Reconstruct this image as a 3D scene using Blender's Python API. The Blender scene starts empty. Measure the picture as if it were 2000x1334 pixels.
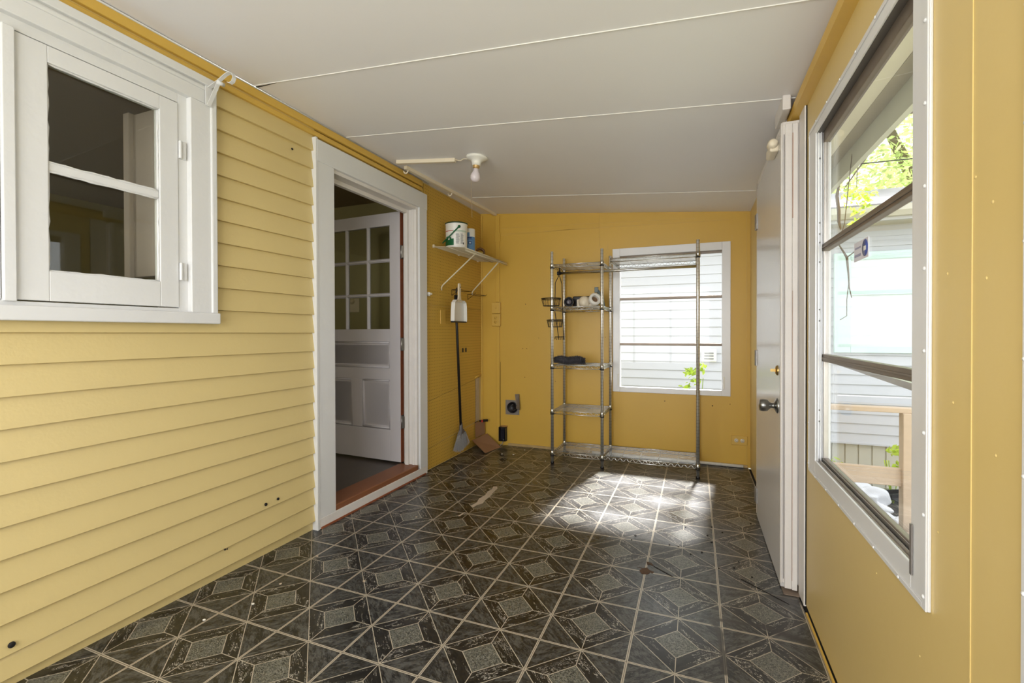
import bpy, bmesh, math, random
from mathutils import Vector, Matrix
random.seed(7)
C = bpy.context.scene.collection
SC = bpy.context.scene

# ------------------------------------------------------------------ camera
yaw, pit, rol = .3782, -.0074, -.0026
Rv = Vector((math.cos(yaw), math.sin(yaw), 0)); Fv = Vector((-math.sin(yaw), math.cos(yaw), 0)); Uv = Vector((0, 0, 1))
F2 = Fv*math.cos(pit) + Uv*math.sin(pit); U2 = Uv*math.cos(pit) - Fv*math.sin(pit)
R3 = Rv*math.cos(rol) + U2*math.sin(rol); U3 = U2*math.cos(rol) - Rv*math.sin(rol)
cd = bpy.data.cameras.new('camera'); cam = bpy.data.objects.new('camera', cd); C.objects.link(cam)
cd.sensor_width = 36; cd.lens = 901.34/2000*36; cd.shift_y = -10.356/2000
cd.clip_start = .02; cd.clip_end = 200
m = Matrix((R3, U3, -F2)).transposed().to_4x4(); m.translation = (0, 0, 1.08)
cam.matrix_world = m
SC.camera = cam

# ------------------------------------------------------------------ light
SC.view_settings.view_transform = 'Standard'; SC.view_settings.look = 'None'
SC.view_settings.gamma = 1; SC.view_settings.use_curve_mapping = False
SC.view_settings.exposure = 1.25
w = bpy.data.worlds.new('overcast_sky'); SC.world = w; w.use_nodes = True
bg = w.node_tree.nodes['Background']; bg.inputs[0].default_value = (.90, .95, 1.0, 1); bg.inputs[1].default_value = 1.15
sl = bpy.data.lights.new('sun', 'SUN'); sun = bpy.data.objects.new('sun', sl); C.objects.link(sun)
sl.energy = 9; sl.angle = math.radians(6); sl.color = (1, .98, .96)
sun.rotation_euler = Vector((.15, .9, 1)).to_track_quat('Z', 'Y').to_euler()
def window_light(nm, loc, rot, sx, sy, e, portal=True):
    l = bpy.data.lights.new(nm, 'AREA'); l.shape = 'RECTANGLE'; l.size = sx; l.size_y = sy; l.energy = e
    l.cycles.is_portal = portal; l.color = (1, 1, 1)
    o = bpy.data.objects.new(nm, l); C.objects.link(o); o.location = loc; o.rotation_euler = rot
PI = math.pi
window_light('window_light_far', (-.2, 4.2, 1.18), (-PI/2, 0, 0), .9, 1.2, 1)
window_light('window_light_right', (.52, 1.54, 1.19), (0, PI/2, 0), 1.2, .85, 1)
window_light('window_light_near', (.52, .3, 1.19), (0, PI/2, 0), 1.2, .85, 1)
window_light('added_fill_back', (-.77, -1.12, 1.2), (PI/2, 0, 0), 2.1, 1.5, 28, False)  # added area lamp outside the unseen back window, brightens the room

# ------------------------------------------------------------------ materials
def lin(c):
    return tuple(((v/255)/12.92 if v/255 <= .04045 else ((v/255+.055)/1.055)**2.4) for v in c) + (1,)
def mat(name, rgb, rough=.5, metal=0, var=.06, scale=12, bump=0, bscale=60, spec=.5, linear=False):
    m = bpy.data.materials.new(name); m.use_nodes = True; nt = m.node_tree; N = nt.nodes; L = nt.links
    b = N['Principled BSDF']; c = rgb+(1,) if linear else lin(rgb)
    b.inputs['Roughness'].default_value = rough; b.inputs['Metallic'].default_value = metal
    b.inputs['Specular IOR Level'].default_value = spec
    tc = N.new('ShaderNodeTexCoord'); no = N.new('ShaderNodeTexNoise'); no.inputs['Scale'].default_value = scale
    no.inputs['Detail'].default_value = 4
    L.new(tc.outputs['Object'], no.inputs['Vector'])
    r = N.new('ShaderNodeMix'); r.data_type = 'RGBA'; L.new(no.outputs['Fac'], r.inputs[0])
    r.inputs[6].default_value = tuple(v*(1-var) for v in c[:3])+(1,); r.inputs[7].default_value = tuple(min(1, v*(1+var)) for v in c[:3])+(1,)
    L.new(r.outputs[2], b.inputs['Base Color'])
    if bump:
        n2 = N.new('ShaderNodeTexNoise'); n2.inputs['Scale'].default_value = bscale; L.new(tc.outputs['Object'], n2.inputs['Vector'])
        bp = N.new('ShaderNodeBump'); bp.inputs['Strength'].default_value = bump; bp.inputs['Distance'].default_value = .004
        L.new(n2.outputs['Fac'], bp.inputs['Height']); L.new(bp.outputs[0], b.inputs['Normal'])
    return m
SID = mat('yellow_siding_paint', (207, 186, 128), .42, var=.03, scale=3, bump=.1, bscale=90)
YEL = mat('yellow_wall_paint', (212, 186, 120), .38, var=.03, scale=2.5, bump=.1, bscale=25)
YELF = mat('yellow_paint_far_dimmed', (208, 168, 68), .4, var=.05, scale=2.5, bump=.12, bscale=25)  # same yellow paint with the far end's dimness put into the colour
EXT = mat('pale_exterior_paint', (160, 160, 156), .7)
YELD = mat('yellow_trim_paint', (208, 170, 78), .4, var=.08, scale=8)
WHT = mat('white_gloss_paint', (214, 214, 213), .35, var=.03, scale=6, bump=.25, bscale=35)
WHT2 = mat('worn_white_paint', (218, 213, 208), .4, var=.08, scale=9, bump=.3, bscale=50)
SLAB = mat('white_door_enamel', (212, 209, 206), .22, var=.03, scale=3, bump=.05, bscale=12)
CEI = mat('ceiling_paint', (232, 231, 234), .5, var=.03, scale=1.5, bump=.08, bscale=10)
KDOOR = mat('lilac_white_door_paint', (200, 196, 200), .35, var=.04, scale=5)
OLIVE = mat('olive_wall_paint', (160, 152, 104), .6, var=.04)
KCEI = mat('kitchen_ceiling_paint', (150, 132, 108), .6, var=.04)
DARK = mat('dark_gap', (22, 18, 14), .8)
BLK = mat('black_plastic', (24, 22, 24), .4)
BLKW = mat('black_wire', (16, 14, 14), .4)
CHR = mat('chrome_wire', (205, 205, 200), .25, 1)
ALU = mat('aluminium_frame', (178, 172, 165), .38, .75, var=.15, scale=20)
ALUD = mat('dull_aluminium_rail', (128, 116, 104), .42, .6, var=.2, scale=15)
ALUW = mat('white_aluminium', (222, 222, 222), .32, .1, var=.03)
BRN = mat('bare_brown_wood', (140, 78, 48), .55, var=.3, scale=30)
BRASS = mat('brass', (190, 160, 100), .3, 1)
NICK = mat('satin_nickel', (140, 140, 138), .28, 1)
STEEL = mat('galvanised_steel', (150, 146, 142), .4, .8, var=.2, scale=40)
CREAM = mat('cream_plastic', (226, 214, 190), .4)
TAN = mat('cream_painted_metal', (214, 204, 176), .4)
CARD = mat('brown_cardboard', (146, 110, 80), .8, var=.08)
GRN = mat('green_plastic', (10, 92, 52), .35)
DGRN = mat('dark_green_rim', (22, 62, 38), .35)
PWHT = mat('white_plastic', (232, 230, 222), .35)
RED = mat('red_print', (176, 40, 34), .5)
GREY = mat('grey_print', (150, 150, 148), .6)
BLUE = mat('blue_label', (96, 140, 186), .4, var=.15, scale=30)
NAVY = mat('navy_print', (32, 58, 120), .5)
GBR = mat('grey_bristle', (150, 148, 146), .6, var=.2, scale=80)
FUZZ = mat('charcoal_microfibre', (74, 72, 76), .9, var=.3, scale=60)
VIN = mat('white_vinyl_siding', (198, 199, 203), .55, var=.02)
SKIRT = mat('beige_skirting', (196, 192, 178), .6, var=.03)
SHING = mat('grey_shingles', (138, 138, 142), .9, var=.2, scale=50)
SOFF = mat('cream_soffit', (240, 234, 218), .6, var=.03)
FASC = mat('grey_fascia', (166, 158, 140), .6, var=.15, scale=10)
MINT = mat('mint_trim', (208, 232, 226), .5, var=.02)
CEDAR = mat('new_lumber', (206, 184, 160), .6, var=.1, scale=25)
WEATH = mat('weathered_lumber', (176, 158, 138), .7, var=.15, scale=25)
TARP = mat('black_tarp', (40, 42, 44), .35, var=.2, bump=.6, bscale=20)
EARTH = mat('garden_ground', (136, 136, 108), .9, var=.3, scale=8)
BAGW = mat('white_plastic_bag', (226, 226, 228), .35, var=.05)
BAGB = mat('blue_plastic', (96, 140, 190), .35)
BARK = mat('bark', (110, 96, 80), .9, var=.2)
SCRAP = mat('bare_subfloor', (186, 168, 146), .8, var=.12, scale=60)
BULB = mat('frosted_bulb', (214, 204, 208), .25, var=.02)
PINK = mat('cream_wall_paint', (196, 186, 170), .6)  # plain even cream

def leafmat(name, rgb):
    m = bpy.data.materials.new(name); m.use_nodes = True; nt = m.node_tree; N = nt.nodes; L = nt.links
    N.remove(N['Principled BSDF']); d = N.new('ShaderNodeBsdfDiffuse'); t = N.new('ShaderNodeBsdfTranslucent'); x = N.new('ShaderNodeMixShader')
    g = N.new('ShaderNodeNewGeometry'); mx = N.new('ShaderNodeMix'); mx.data_type = 'RGBA'
    c = lin(rgb); mx.inputs[6].default_value = tuple(v*.6 for v in c[:3])+(1,); mx.inputs[7].default_value = tuple(min(1, v*1.3) for v in c[:3])+(1,)
    L.new(g.outputs['Random Per Island'], mx.inputs[0])
    for n in (d, t): L.new(mx.outputs[2], n.inputs[0])
    x.inputs[0].default_value = .5; L.new(d.outputs[0], x.inputs[1]); L.new(t.outputs[0], x.inputs[2]); L.new(x.outputs[0], N['Material Output'].inputs[0])
    return m
LEAF = leafmat('tree_leaf', (212, 228, 158)); LEAFB = leafmat('bright_leaf', (206, 232, 100))

def glassmat(name, tint=(1, 1, 1), base=.015, gl=.5):
    m = bpy.data.materials.new(name); m.use_nodes = True; nt = m.node_tree; N = nt.nodes; L = nt.links
    N.remove(N['Principled BSDF']); t = N.new('ShaderNodeBsdfTransparent'); t.inputs[0].default_value = tint+(1,)
    g = N.new('ShaderNodeBsdfGlossy'); g.inputs['Roughness'].default_value = .02
    lw = N.new('ShaderNodeLayerWeight'); lw.inputs[0].default_value = .5
    p = N.new('ShaderNodeMath'); p.operation = 'POWER'; p.inputs[1].default_value = 4; L.new(lw.outputs['Facing'], p.inputs[0])
    a = N.new('ShaderNodeMath'); a.operation = 'MULTIPLY_ADD'; a.inputs[1].default_value = gl; a.inputs[2].default_value = base; L.new(p.outputs[0], a.inputs[0])
    x = N.new('ShaderNodeMixShader'); L.new(a.outputs[0], x.inputs[0]); L.new(t.outputs[0], x.inputs[1]); L.new(g.outputs[0], x.inputs[2])
    L.new(x.outputs[0], N['Material Output'].inputs[0]); return m
GLS = glassmat('window_glass'); GLK = glassmat('old_window_glass', (.92, .93, .9), .04)

class NX:                                   # small helper for node maths
    def __init__(s, nt): s.nt = nt
    def __call__(s, op, a, b=None, c=None):
        n = s.nt.nodes.new('ShaderNodeMath'); n.operation = op
        for i, v in enumerate((a, b, c)):
            if v is None: continue
            if isinstance(v, (int, float)): n.inputs[i].default_value = v
            else: s.nt.links.new(v, n.inputs[i])
        return n.outputs[0]
    def mix(s, f, a, b):
        n = s.nt.nodes.new('ShaderNodeMix'); n.data_type = 'RGBA'
        for i, v in ((0, f), (6, a), (7, b)):
            if isinstance(v, (tuple, int, float)): n.inputs[i].default_value = v
            else: s.nt.links.new(v, n.inputs[i])
        return n.outputs[2]

def floor_material():
    m = bpy.data.materials.new('vinyl_tile'); m.use_nodes = True; nt = m.node_tree; N = nt.nodes; L = nt.links; b = N['Principled BSDF']
    X = NX(nt); tc = N.new('ShaderNodeTexCoord'); sp = N.new('ShaderNodeSeparateXYZ'); L.new(tc.outputs['Object'], sp.inputs[0])
    tx = X('DIVIDE', X('ADD', sp.outputs[0], .51+30*.3), .3); ty = X('DIVIDE', X('ADD', sp.outputs[1], -1.537+30*.306), .306)
    au = X('ABSOLUTE', X('SUBTRACT', X('FRACT', tx), .5)); av = X('ABSOLUTE', X('SUBTRACT', X('FRACT', ty), .5))
    D = X('ADD', au, av); e = X('SUBTRACT', .5, X('MAXIMUM', au, av))
    seam = X('LESS_THAN', e, .0028)
    bord = X('LESS_THAN', e, .0145)
    dia = X('LESS_THAN', X('ABSOLUTE', X('SUBTRACT', D, .497)), .0065)
    inn = X('LESS_THAN', X('ABSOLUTE', X('SUBTRACT', D, .247)), .0065)
    ring = X('MULTIPLY', X('GREATER_THAN', D, .247), X('LESS_THAN', D, .497))
    axs = X('MULTIPLY', X('LESS_THAN', X('MINIMUM', au, av), .0045), ring)
    line = X('MAXIMUM', X('MAXIMUM', bord, dia), X('MAXIMUM', inn, axs))
    # per-tile offset of the marbling
    cv = N.new('ShaderNodeCombineXYZ')
    L.new(X('ADD', sp.outputs[0], X('MULTIPLY', X('FLOOR', tx), 3.7)), cv.inputs[0]); L.new(X('ADD', sp.outputs[1], X('MULTIPLY', X('FLOOR', ty), 5.3)), cv.inputs[1])
    L.new(X('MULTIPLY', X('GREATER_THAN', sp.outputs[0], -5), D), cv.inputs[2])
    def noise(sc, det=4, stretch=None, dist=0):
        n = N.new('ShaderNodeTexNoise'); n.inputs['Scale'].default_value = sc; n.inputs['Detail'].default_value = det; n.inputs['Distortion'].default_value = dist
        if stretch:
            mp = N.new('ShaderNodeMapping'); mp.inputs['Rotation'].default_value = (0, 0, stretch[1]); mp.inputs['Scale'].default_value = (1, stretch[0], 1)
            L.new(cv.outputs[0], mp.inputs[0]); L.new(mp.outputs[0], n.inputs['Vector'])
        else: L.new(cv.outputs[0], n.inputs['Vector'])
        return n.outputs['Fac']
    def ramp(f, lo, hi):
        r = N.new('ShaderNodeMapRange'); r.inputs[1].default_value = lo; r.inputs[2].default_value = hi; L.new(f, r.inputs[0]); return r.outputs[0]
    n1 = noise(14, 6, (2.2, .5), .6)
    n1b = noise(30, 6, (2.5, .5), 1.5)
    outer = X.mix(ramp(X('MULTIPLY', X('ADD', n1, n1b), .5), .43, .58), (.006, .0055, .005, 1), (.080, .079, .072, 1))
    n2 = noise(9, 5, None, 1.2); vein = X('LESS_THAN', X('ABSOLUTE', X('SUBTRACT', noise(17, 2, (1.8, .9), 2.2), .5)), .016)
    vein = X('MULTIPLY', vein, X('GREATER_THAN', n2, .52))
    rg = X.mix(ramp(n1, .4, .8), (.003, .003, .003, 1), (.024, .022, .019, 1)); rg = X.mix(vein, rg, (.5, .47, .40, 1))
    n3 = noise(34, 4, (3.0, .35), 3.0)
    ic = X.mix(ramp(n3, .43, .59), (.020, .021, .018, 1), (.21, .208, .17, 1))
    col = X.mix(X('GREATER_THAN', D, .497), rg, outer); col = X.mix(X('LESS_THAN', D, .247), col, ic)
    col = X.mix(line, col, (.42, .37, .285, 1)); col = X.mix(seam, col, (.07, .05, .035, 1))
    # dark smears of dirt trodden in near the slab door
    dn = N.new('ShaderNodeTexNoise'); dn.inputs['Scale'].default_value = 26; dn.inputs['Detail'].default_value = 5; L.new(tc.outputs['Object'], dn.inputs['Vector'])
    tot = None
    for (ax, ay, bx_, by, wd_) in ((.031, 1.885, .24, 1.905, .014), (.24, 1.905, .37, 1.86, .03), (.062, 1.87, .085, 1.80, .018), (.085, 1.80, .088, 1.60, .014), (.30, 2.12, .385, 2.15, .05)):
        dx, dy = bx_-ax, by-ay; ll = dx*dx+dy*dy
        px_ = X('SUBTRACT', sp.outputs[0], ax); py_ = X('SUBTRACT', sp.outputs[1], ay)
        t = X('MINIMUM', X('MAXIMUM', X('DIVIDE', X('ADD', X('MULTIPLY', px_, dx), X('MULTIPLY', py_, dy)), ll), 0), 1)
        ex = X('SUBTRACT', px_, X('MULTIPLY', t, dx)); ey = X('SUBTRACT', py_, X('MULTIPLY', t, dy))
        q = X('MAXIMUM', X('SUBTRACT', 1, X('DIVIDE', X('SQRT', X('ADD', X('MULTIPLY', ex, ex), X('MULTIPLY', ey, ey))), wd_)), 0)
        tot = q if tot is None else X('MAXIMUM', tot, q)
    smear = X('MINIMUM', X('MULTIPLY', tot, X('MULTIPLY', dn.outputs['Fac'], 2.6)), .85)
    col = X.mix(smear, col, (.018, .013, .010, 1))
    L.new(col, b.inputs['Base Color'])
    gn = N.new('ShaderNodeTexNoise'); gn.inputs['Scale'].default_value = 3; gn.inputs['Detail'].default_value = 6; L.new(tc.outputs['Object'], gn.inputs['Vector'])
    ro = N.new('ShaderNodeMapRange'); ro.inputs[1].default_value = .3; ro.inputs[2].default_value = .7; ro.inputs[3].default_value = .25; ro.inputs[4].default_value = .42
    L.new(gn.outputs['Fac'], ro.inputs[0]); L.new(ro.outputs[0], b.inputs['Roughness'])
    b.inputs['Specular IOR Level'].default_value = .5; b.inputs['IOR'].default_value = 1.64
    bp = N.new('ShaderNodeBump'); bp.inputs['Strength'].default_value = .25; bp.inputs['Distance'].default_value = .002
    g2 = N.new('ShaderNodeTexNoise'); g2.inputs['Scale'].default_value = 9; g2.inputs['Detail'].default_value = 3; L.new(tc.outputs['Object'], g2.inputs['Vector'])
    L.new(X('ADD', X('MULTIPLY', seam, -1.0), X('MULTIPLY', g2.outputs['Fac'], 1.6)), bp.inputs['Height']); L.new(bp.outputs[0], b.inputs['Normal'])
    return m
def pegboard_material():
    m = mat('pegboard_paint', (204, 166, 72), .45, var=.05, scale=2); nt = m.node_tree; N = nt.nodes; L = nt.links; X = NX(nt)  # yellow deepened like the far wall, dimness included in the colour
    b = N['Principled BSDF']; tc = N.new('ShaderNodeTexCoord'); sp = N.new('ShaderNodeSeparateXYZ'); L.new(tc.outputs['Object'], sp.inputs[0])
    y = X('SUBTRACT', X('FRACT', X('DIVIDE', X('ADD', sp.outputs[1], 5), .0254)), .5); z = X('SUBTRACT', X('FRACT', X('DIVIDE', X('ADD', sp.outputs[2], 5), .0254)), .5)
    d = X('SQRT', X('ADD', X('MULTIPLY', y, y), X('MULTIPLY', z, z))); h = X('LESS_THAN', d, .11)
    old = b.inputs['Base Color'].links[0].from_socket
    L.new(X.mix(h, old, (.08, .045, .012, 1)), b.inputs['Base Color']); return m
def post_material():
    m = mat('ringed_chrome', (226, 224, 216), .3, .85, var=.04); nt = m.node_tree; N = nt.nodes; L = nt.links; X = NX(nt)
    b = N['Principled BSDF']; tc = N.new('ShaderNodeTexCoord'); sp = N.new('ShaderNodeSeparateXYZ'); L.new(tc.outputs['Object'], sp.inputs[0])
    g = X('LESS_THAN', X('FRACT', X('DIVIDE', sp.outputs[2], .0254)), .14)
    old = b.inputs['Base Color'].links[0].from_socket
    L.new(X.mix(g, old, (.55, .53, .48, 1)), b.inputs['Base Color']); return m
def plank_material():
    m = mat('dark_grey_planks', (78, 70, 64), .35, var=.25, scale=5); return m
def wood_grain(name, rgb):
    m = mat(name, rgb, .5, var=.25, scale=4); return m
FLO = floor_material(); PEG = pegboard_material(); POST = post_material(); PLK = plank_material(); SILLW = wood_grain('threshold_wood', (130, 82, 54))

# ------------------------------------------------------------------ mesh building
class MB:
    def __init__(s): s.bm = bmesh.new()
    def box(s, x0, x1, y0, y1, z0, z1, mi=0):
        vs = [s.bm.verts.new(p) for p in ((x0,y0,z0),(x1,y0,z0),(x1,y1,z0),(x0,y1,z0),(x0,y0,z1),(x1,y0,z1),(x1,y1,z1),(x0,y1,z1))]
        for f in ((0,3,2,1),(4,5,6,7),(0,1,5,4),(1,2,6,5),(2,3,7,6),(3,0,4,7)):
            s.bm.faces.new([vs[i] for i in f]).material_index = mi
        return s
    def hexa(s, pts, mi=0):                      # eight corners, bottom four then top four
        vs = [s.bm.verts.new(p) for p in pts]
        for f in ((0,3,2,1),(4,5,6,7),(0,1,5,4),(1,2,6,5),(2,3,7,6),(3,0,4,7)):
            s.bm.faces.new([vs[i] for i in f]).material_index = mi
        return s
    def face(s, pts, mi=0):
        s.bm.faces.new([s.bm.verts.new(p) for p in pts]).material_index = mi; return s
    def tube(s, pts, r, n=8, closed=False, mi=0, cap=True, rs=None):
        pts = [Vector(p) for p in pts]; rings = []; N = len(pts)
        up = None
        for i, p in enumerate(pts):
            if closed: t = pts[(i+1) % N]-pts[i-1]
            else: t = pts[min(i+1, N-1)]-pts[max(i-1, 0)]
            t.normalize()
            if up is None:
                up = Vector((0, 0, 1)) if abs(t.z) < .9 else Vector((1, 0, 0))
            a = (up - t*up.dot(t)).normalized(); up = a; b = t.cross(a)
            rr = rs[i] if rs else r
            rings.append([s.bm.verts.new(p+(a*math.cos(2*PI*k/n)+b*math.sin(2*PI*k/n))*rr) for k in range(n)])
        for i in range(N if closed else N-1):
            A, B = rings[i], rings[(i+1) % N]
            for k in range(n):
                f = s.bm.faces.new((A[k], A[(k+1) % n], B[(k+1) % n], B[k])); f.material_index = mi; f.smooth = True
        if cap and not closed:
            s.bm.faces.new(rings[0][::-1]).material_index = mi; s.bm.faces.new(rings[-1]).material_index = mi
        return s
    def lathe(s, prof, org=(0,0,0), axis=(0,0,1), n=28, mi=0, a0=0, a1=2*PI):
        ax = Vector(axis).normalized(); u = Vector((0, 0, 1)) if abs(ax.z) < .9 else Vector((1, 0, 0))
        u = (u-ax*u.dot(ax)).normalized(); v = ax.cross(u); o = Vector(org); full = abs(a1-a0-2*PI) < 1e-6
        cnt = n if full else n+1; rings = []
        for r, h in prof:
            rings.append([s.bm.verts.new(o+ax*h+(u*math.cos(a0+(a1-a0)*k/n)+v*math.sin(a0+(a1-a0)*k/n))*max(r, 1e-5)) for k in range(cnt)])
        for i in range(len(rings)-1):
            for k in range(n):
                k2 = (k+1) % cnt
                f = s.bm.faces.new((rings[i][k], rings[i][k2], rings[i+1][k2], rings[i+1][k])); f.material_index = mi; f.smooth = True
        return s
    def prism(s, poly, axis, d0, d1, mi=0):      # polygon in the plane across axis, extruded d0..d1
        def P(a, b, d): return {'x': (d, a, b), 'y': (a, d, b), 'z': (a, b, d)}[axis]
        A = [s.bm.verts.new(P(a, b, d0)) for a, b in poly]; B = [s.bm.verts.new(P(a, b, d1)) for a, b in poly]; n = len(poly)
        s.bm.faces.new(A[::-1]).material_index = mi; s.bm.faces.new(B).material_index = mi
        for k in range(n): s.bm.faces.new((A[k], A[(k+1) % n], B[(k+1) % n], B[k])).material_index = mi
        return s
    def build(s, name, mats, parent=None, bevel=0, seg=2, weld=False, local=False, kind=None, label=None, flat=False):
        if not isinstance(mats, (list, tuple)): mats = [mats]
        bmesh.ops.recalc_face_normals(s.bm, faces=s.bm.faces)
        if parent is not None and not local:
            q = parent; off = Vector((0, 0, 0))
            while q: off += q.location; q = q.parent
            for v in s.bm.verts: v.co -= off
        me = bpy.data.meshes.new(name); s.bm.to_mesh(me); s.bm.free()
        for m_ in mats: me.materials.append(m_)
        o = bpy.data.objects.new(name, me); C.objects.link(o)
        if parent is not None: o.parent = parent
        if bevel:
            bv = o.modifiers.new('bevel', 'BEVEL'); bv.width = bevel; bv.segments = seg; bv.limit_method = 'ANGLE'; bv.angle_limit = .7
        if kind: o['kind'] = kind
        if label: o['label'] = label
        return o
def thing(name, label, cat, loc=(0,0,0), group=None, kind=None):
    o = bpy.data.objects.new(name, None); C.objects.link(o); o.location = loc; o.empty_display_size = .05
    if kind: o['kind'] = kind
    if label: o['label'] = label
    if cat: o['category'] = cat
    if group: o['group'] = group
    return o
def tag(o, label, cat, group=None, kind=None):
    o['label'] = label; o['category'] = cat
    if group: o['group'] = group
    if kind: o['kind'] = kind
    return o
def st(name, loc=(0,0,0)): return thing(name, None, None, loc, kind='structure')

XL, XR, YF, YB = -1.955, .405, 4.10, -1.0
def CZ(x): return 2.245-.088*(x-XL)

# ------------------------------------------------------------------ room shell
MB().box(XL-.02, .392, YB, YF, -.03, 0).build('floor', FLO, kind='structure')
b = MB()
b.hexa([(XL-.1,YB-.1,CZ(XL-.1)),(.5,YB-.1,CZ(.5)),(.5,4.35,CZ(.5)),(XL-.1,4.35,CZ(XL-.1)),(XL-.1,YB-.1,CZ(XL-.1)+.06),(.5,YB-.1,CZ(.5)+.06),(.5,4.35,CZ(.5)+.06),(XL-.1,4.35,CZ(XL-.1)+.06)])
ceil = b.build('ceiling', CEI, kind='structure')
for i, (ys, xa, xb) in enumerate(((1.572, XL+.02, .38), (2.19, XL+.02, .38), (3.52, XL+.2, .38), (.36, XL+.02, .38))):
    b = MB(); wd = .0014
    b.hexa([(xa,ys-wd,CZ(xa)-.003),(xb,ys-wd,CZ(xb)-.003),(xb,ys+wd,CZ(xb)-.003),(xa,ys+wd,CZ(xa)-.003),(xa,ys-wd,CZ(xa)+.001),(xb,ys-wd,CZ(xb)+.001),(xb,ys+wd,CZ(xb)+.001),(xa,ys+wd,CZ(xa)+.001)])
    b.build('ceiling_seam', mat('seam_filler', (224, 222, 216), .5), ceil)
MB().tube([(XL+.032,1.586,CZ(XL+.032)-.001),(XL+.09,1.584,CZ(XL+.09)-.001),(XL+.17,1.577,CZ(XL+.17)-.0005)], .0022, 5, rs=[.0026,.0018,.0008]).build('ceiling_crack', DARK, ceil)

# --- left wall: the old outside wall of the house, clapboard over sheathing, with holes for window and door
WY0, WY1, WZ0, WZ1 = .13, 1.345, 1.165, 2.06        # window hole
DY0, DY1, DZ1 = 2.085, 2.945, 2.02                  # door hole
b = MB()
xi = -2.08
for (y0, y1, z0, z1) in ((YB-.1, WY0, 0, 2.3), (WY0, WY1, 0, WZ0), (WY0, WY1, WZ1, 2.3), (WY1, DY0, 0, 2.3), (DY0, DY1+.05, DZ1, 2.3), (DY1+.05, YF+.1, 0, 2.3), (DY0, DY1+.05, -.03, .04)):
    b.box(xi, XL, y0, y1, z0, z1, 0)
    b.box(xi-.01, xi, y0, y1, max(z0, .0), z1, 1)
wl = b.build('wall_left', [SID, OLIVE], kind='structure')
b = MB()
def zline(y, k):
    a = .987+(.982-.987)*(y-.717)/1.238
    b0, b1 = .0979, (.0995 if k > 0 else .0931)
    return a + k*(b0+(b1-b0)*(y-.717)/1.238)
for k in range(-10, 13):
    segs = [(YB, 1.957)]
    if 1.20 < zline(1, k+1) and zline(1, k) < 2.06: segs = [(YB, .12), (1.36, 1.957)]
    for ya, yb in segs:
        pts = []
        def zz(y, kk): return min(max(zline(y, kk), .012), 2.24)
        for (xo, kk, dz) in ((XL+.0195, k, 0), (XL+.006, k+1, 0)):
            pass
        za0, zb0, za1, zb1 = zz(ya, k), zz(yb, k), zz(ya, k+1), zz(yb, k+1)
        if za1-za0 < .01 and zb1-zb0 < .01: continue
        xo, xt = XL+.021, XL+.006
        b.hexa([(XL, ya, za0), (xo, ya, za0), (xo, yb, zb0), (XL, yb, zb0), (XL, ya, za1), (xt, ya, za1), (xt, yb, zb1), (XL, yb, zb1)])
cb = b.build('clapboards', SID, wl, bevel=.0012, seg=1)
for (y, z, r) in ((1.63, .252, .008), (1.70, .255, .007), (.735, .135, .009), (1.42, .125, .004), (1.43, .123, .003), (1.80, 2.03, .006)):
    MB().lathe([(0, .0), (r, .0), (r, .002), (0, .002)], (XL+.0225, y, z), (1, 0, .14), 12).build('nail_hole', DARK, wl)

# --- far wall with window hole
FX0, FX1, FZ0, FZ1 = -.645, .232, .585, 1.785
b = MB()
for (x0, x1, z0, z1) in ((XL, FX0, 0, 2.3), (FX0, FX1, 0, FZ0), (FX0, FX1, FZ1, 2.3), (FX1, .49, 0, 2.3)):
    if z1 == 2.3: b.hexa([(x0,YF,z0),(x1,YF,z0),(x1,YF+.09,z0),(x0,YF+.09,z0),(x0,YF,CZ(x0)+.01),(x1,YF,CZ(x1)+.01),(x1,YF+.09,CZ(x1)+.01),(x0,YF+.09,CZ(x0)+.01)])
    else: b.box(x0, x1, YF, YF+.09, z0, z1)
b.box(XL, FX0, YF+.09, YF+.1, 0, 2.2, 1).box(FX0, FX1, YF+.09, YF+.1, 0, FZ0, 1).box(FX1, .49, YF+.09, YF+.1, 0, 2.05, 1).box(FX0, FX1, YF+.09, YF+.1, FZ1, 2.1, 1)
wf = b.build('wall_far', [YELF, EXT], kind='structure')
# --- right wall with two window holes
RY0, RY1, RZ0, RZ1 = 1.12, 1.985, .60, 1.80
NY0, NY1 = -.115, .755
b = MB(); RT = .042
for (y0, y1, z0, z1) in ((YB-.1, NY0, 0, 2.2), (NY0, NY1, 0, RZ0), (NY0, NY1, RZ1, 2.2), (NY1, RY0, 0, 2.2), (RY0, RY1, 0, RZ0), (RY0, RY1, RZ1, 2.2), (RY1, YF+.09, 0, 2.2)):
    if z1 == 2.2: z1 = CZ(XR)+.01
    b.box(XR, XR+RT, y0, y1, z0+.006 if z0 == 0 else z0, z1)
for (y0, y1, z0, z1) in ((YB-.1, NY0, 0, 2.0), (NY0, NY1, 0, RZ0), (NY0, NY1, RZ1, 2.0), (NY1, RY0, 0, 2.0), (RY0, RY1, 0, RZ0), (RY0, RY1, RZ1, 2.0), (RY1, YF+.09, 0, 2.0)): b.box(XR+RT, XR+RT+.01, y0, y1, z0, z1, 1)
wr = b.build('wall_right', [YEL, EXT], kind='structure')
MB().box(XR-.0015, XR+.001, .942, .946, .01, CZ(XR)).build('panel_seam', YEL, wr)
MB().box(.392, XR+.08, YB, YF, -.04, -.01).build('gap_shadow', DARK, wr)
MB().box(.3925, .3985, YB, 2.05, -.01, .006).build('floor_bead', YELD, wr)
for (y, z) in ((.89, 1.27), (.905, 1.16), (1.02, 1.18), (.935, 1.32), (1.0, .96), (1.05, .72), (1.12, .45), (.86, .55), (1.35, .5), (.88, .9)):
    MB().lathe([(.0028, 0), (.0022, .0008), (0, .0012)], (XR, y, z), (-1, 0, 0), 10).build('nail_bump', YEL, wr)
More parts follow.
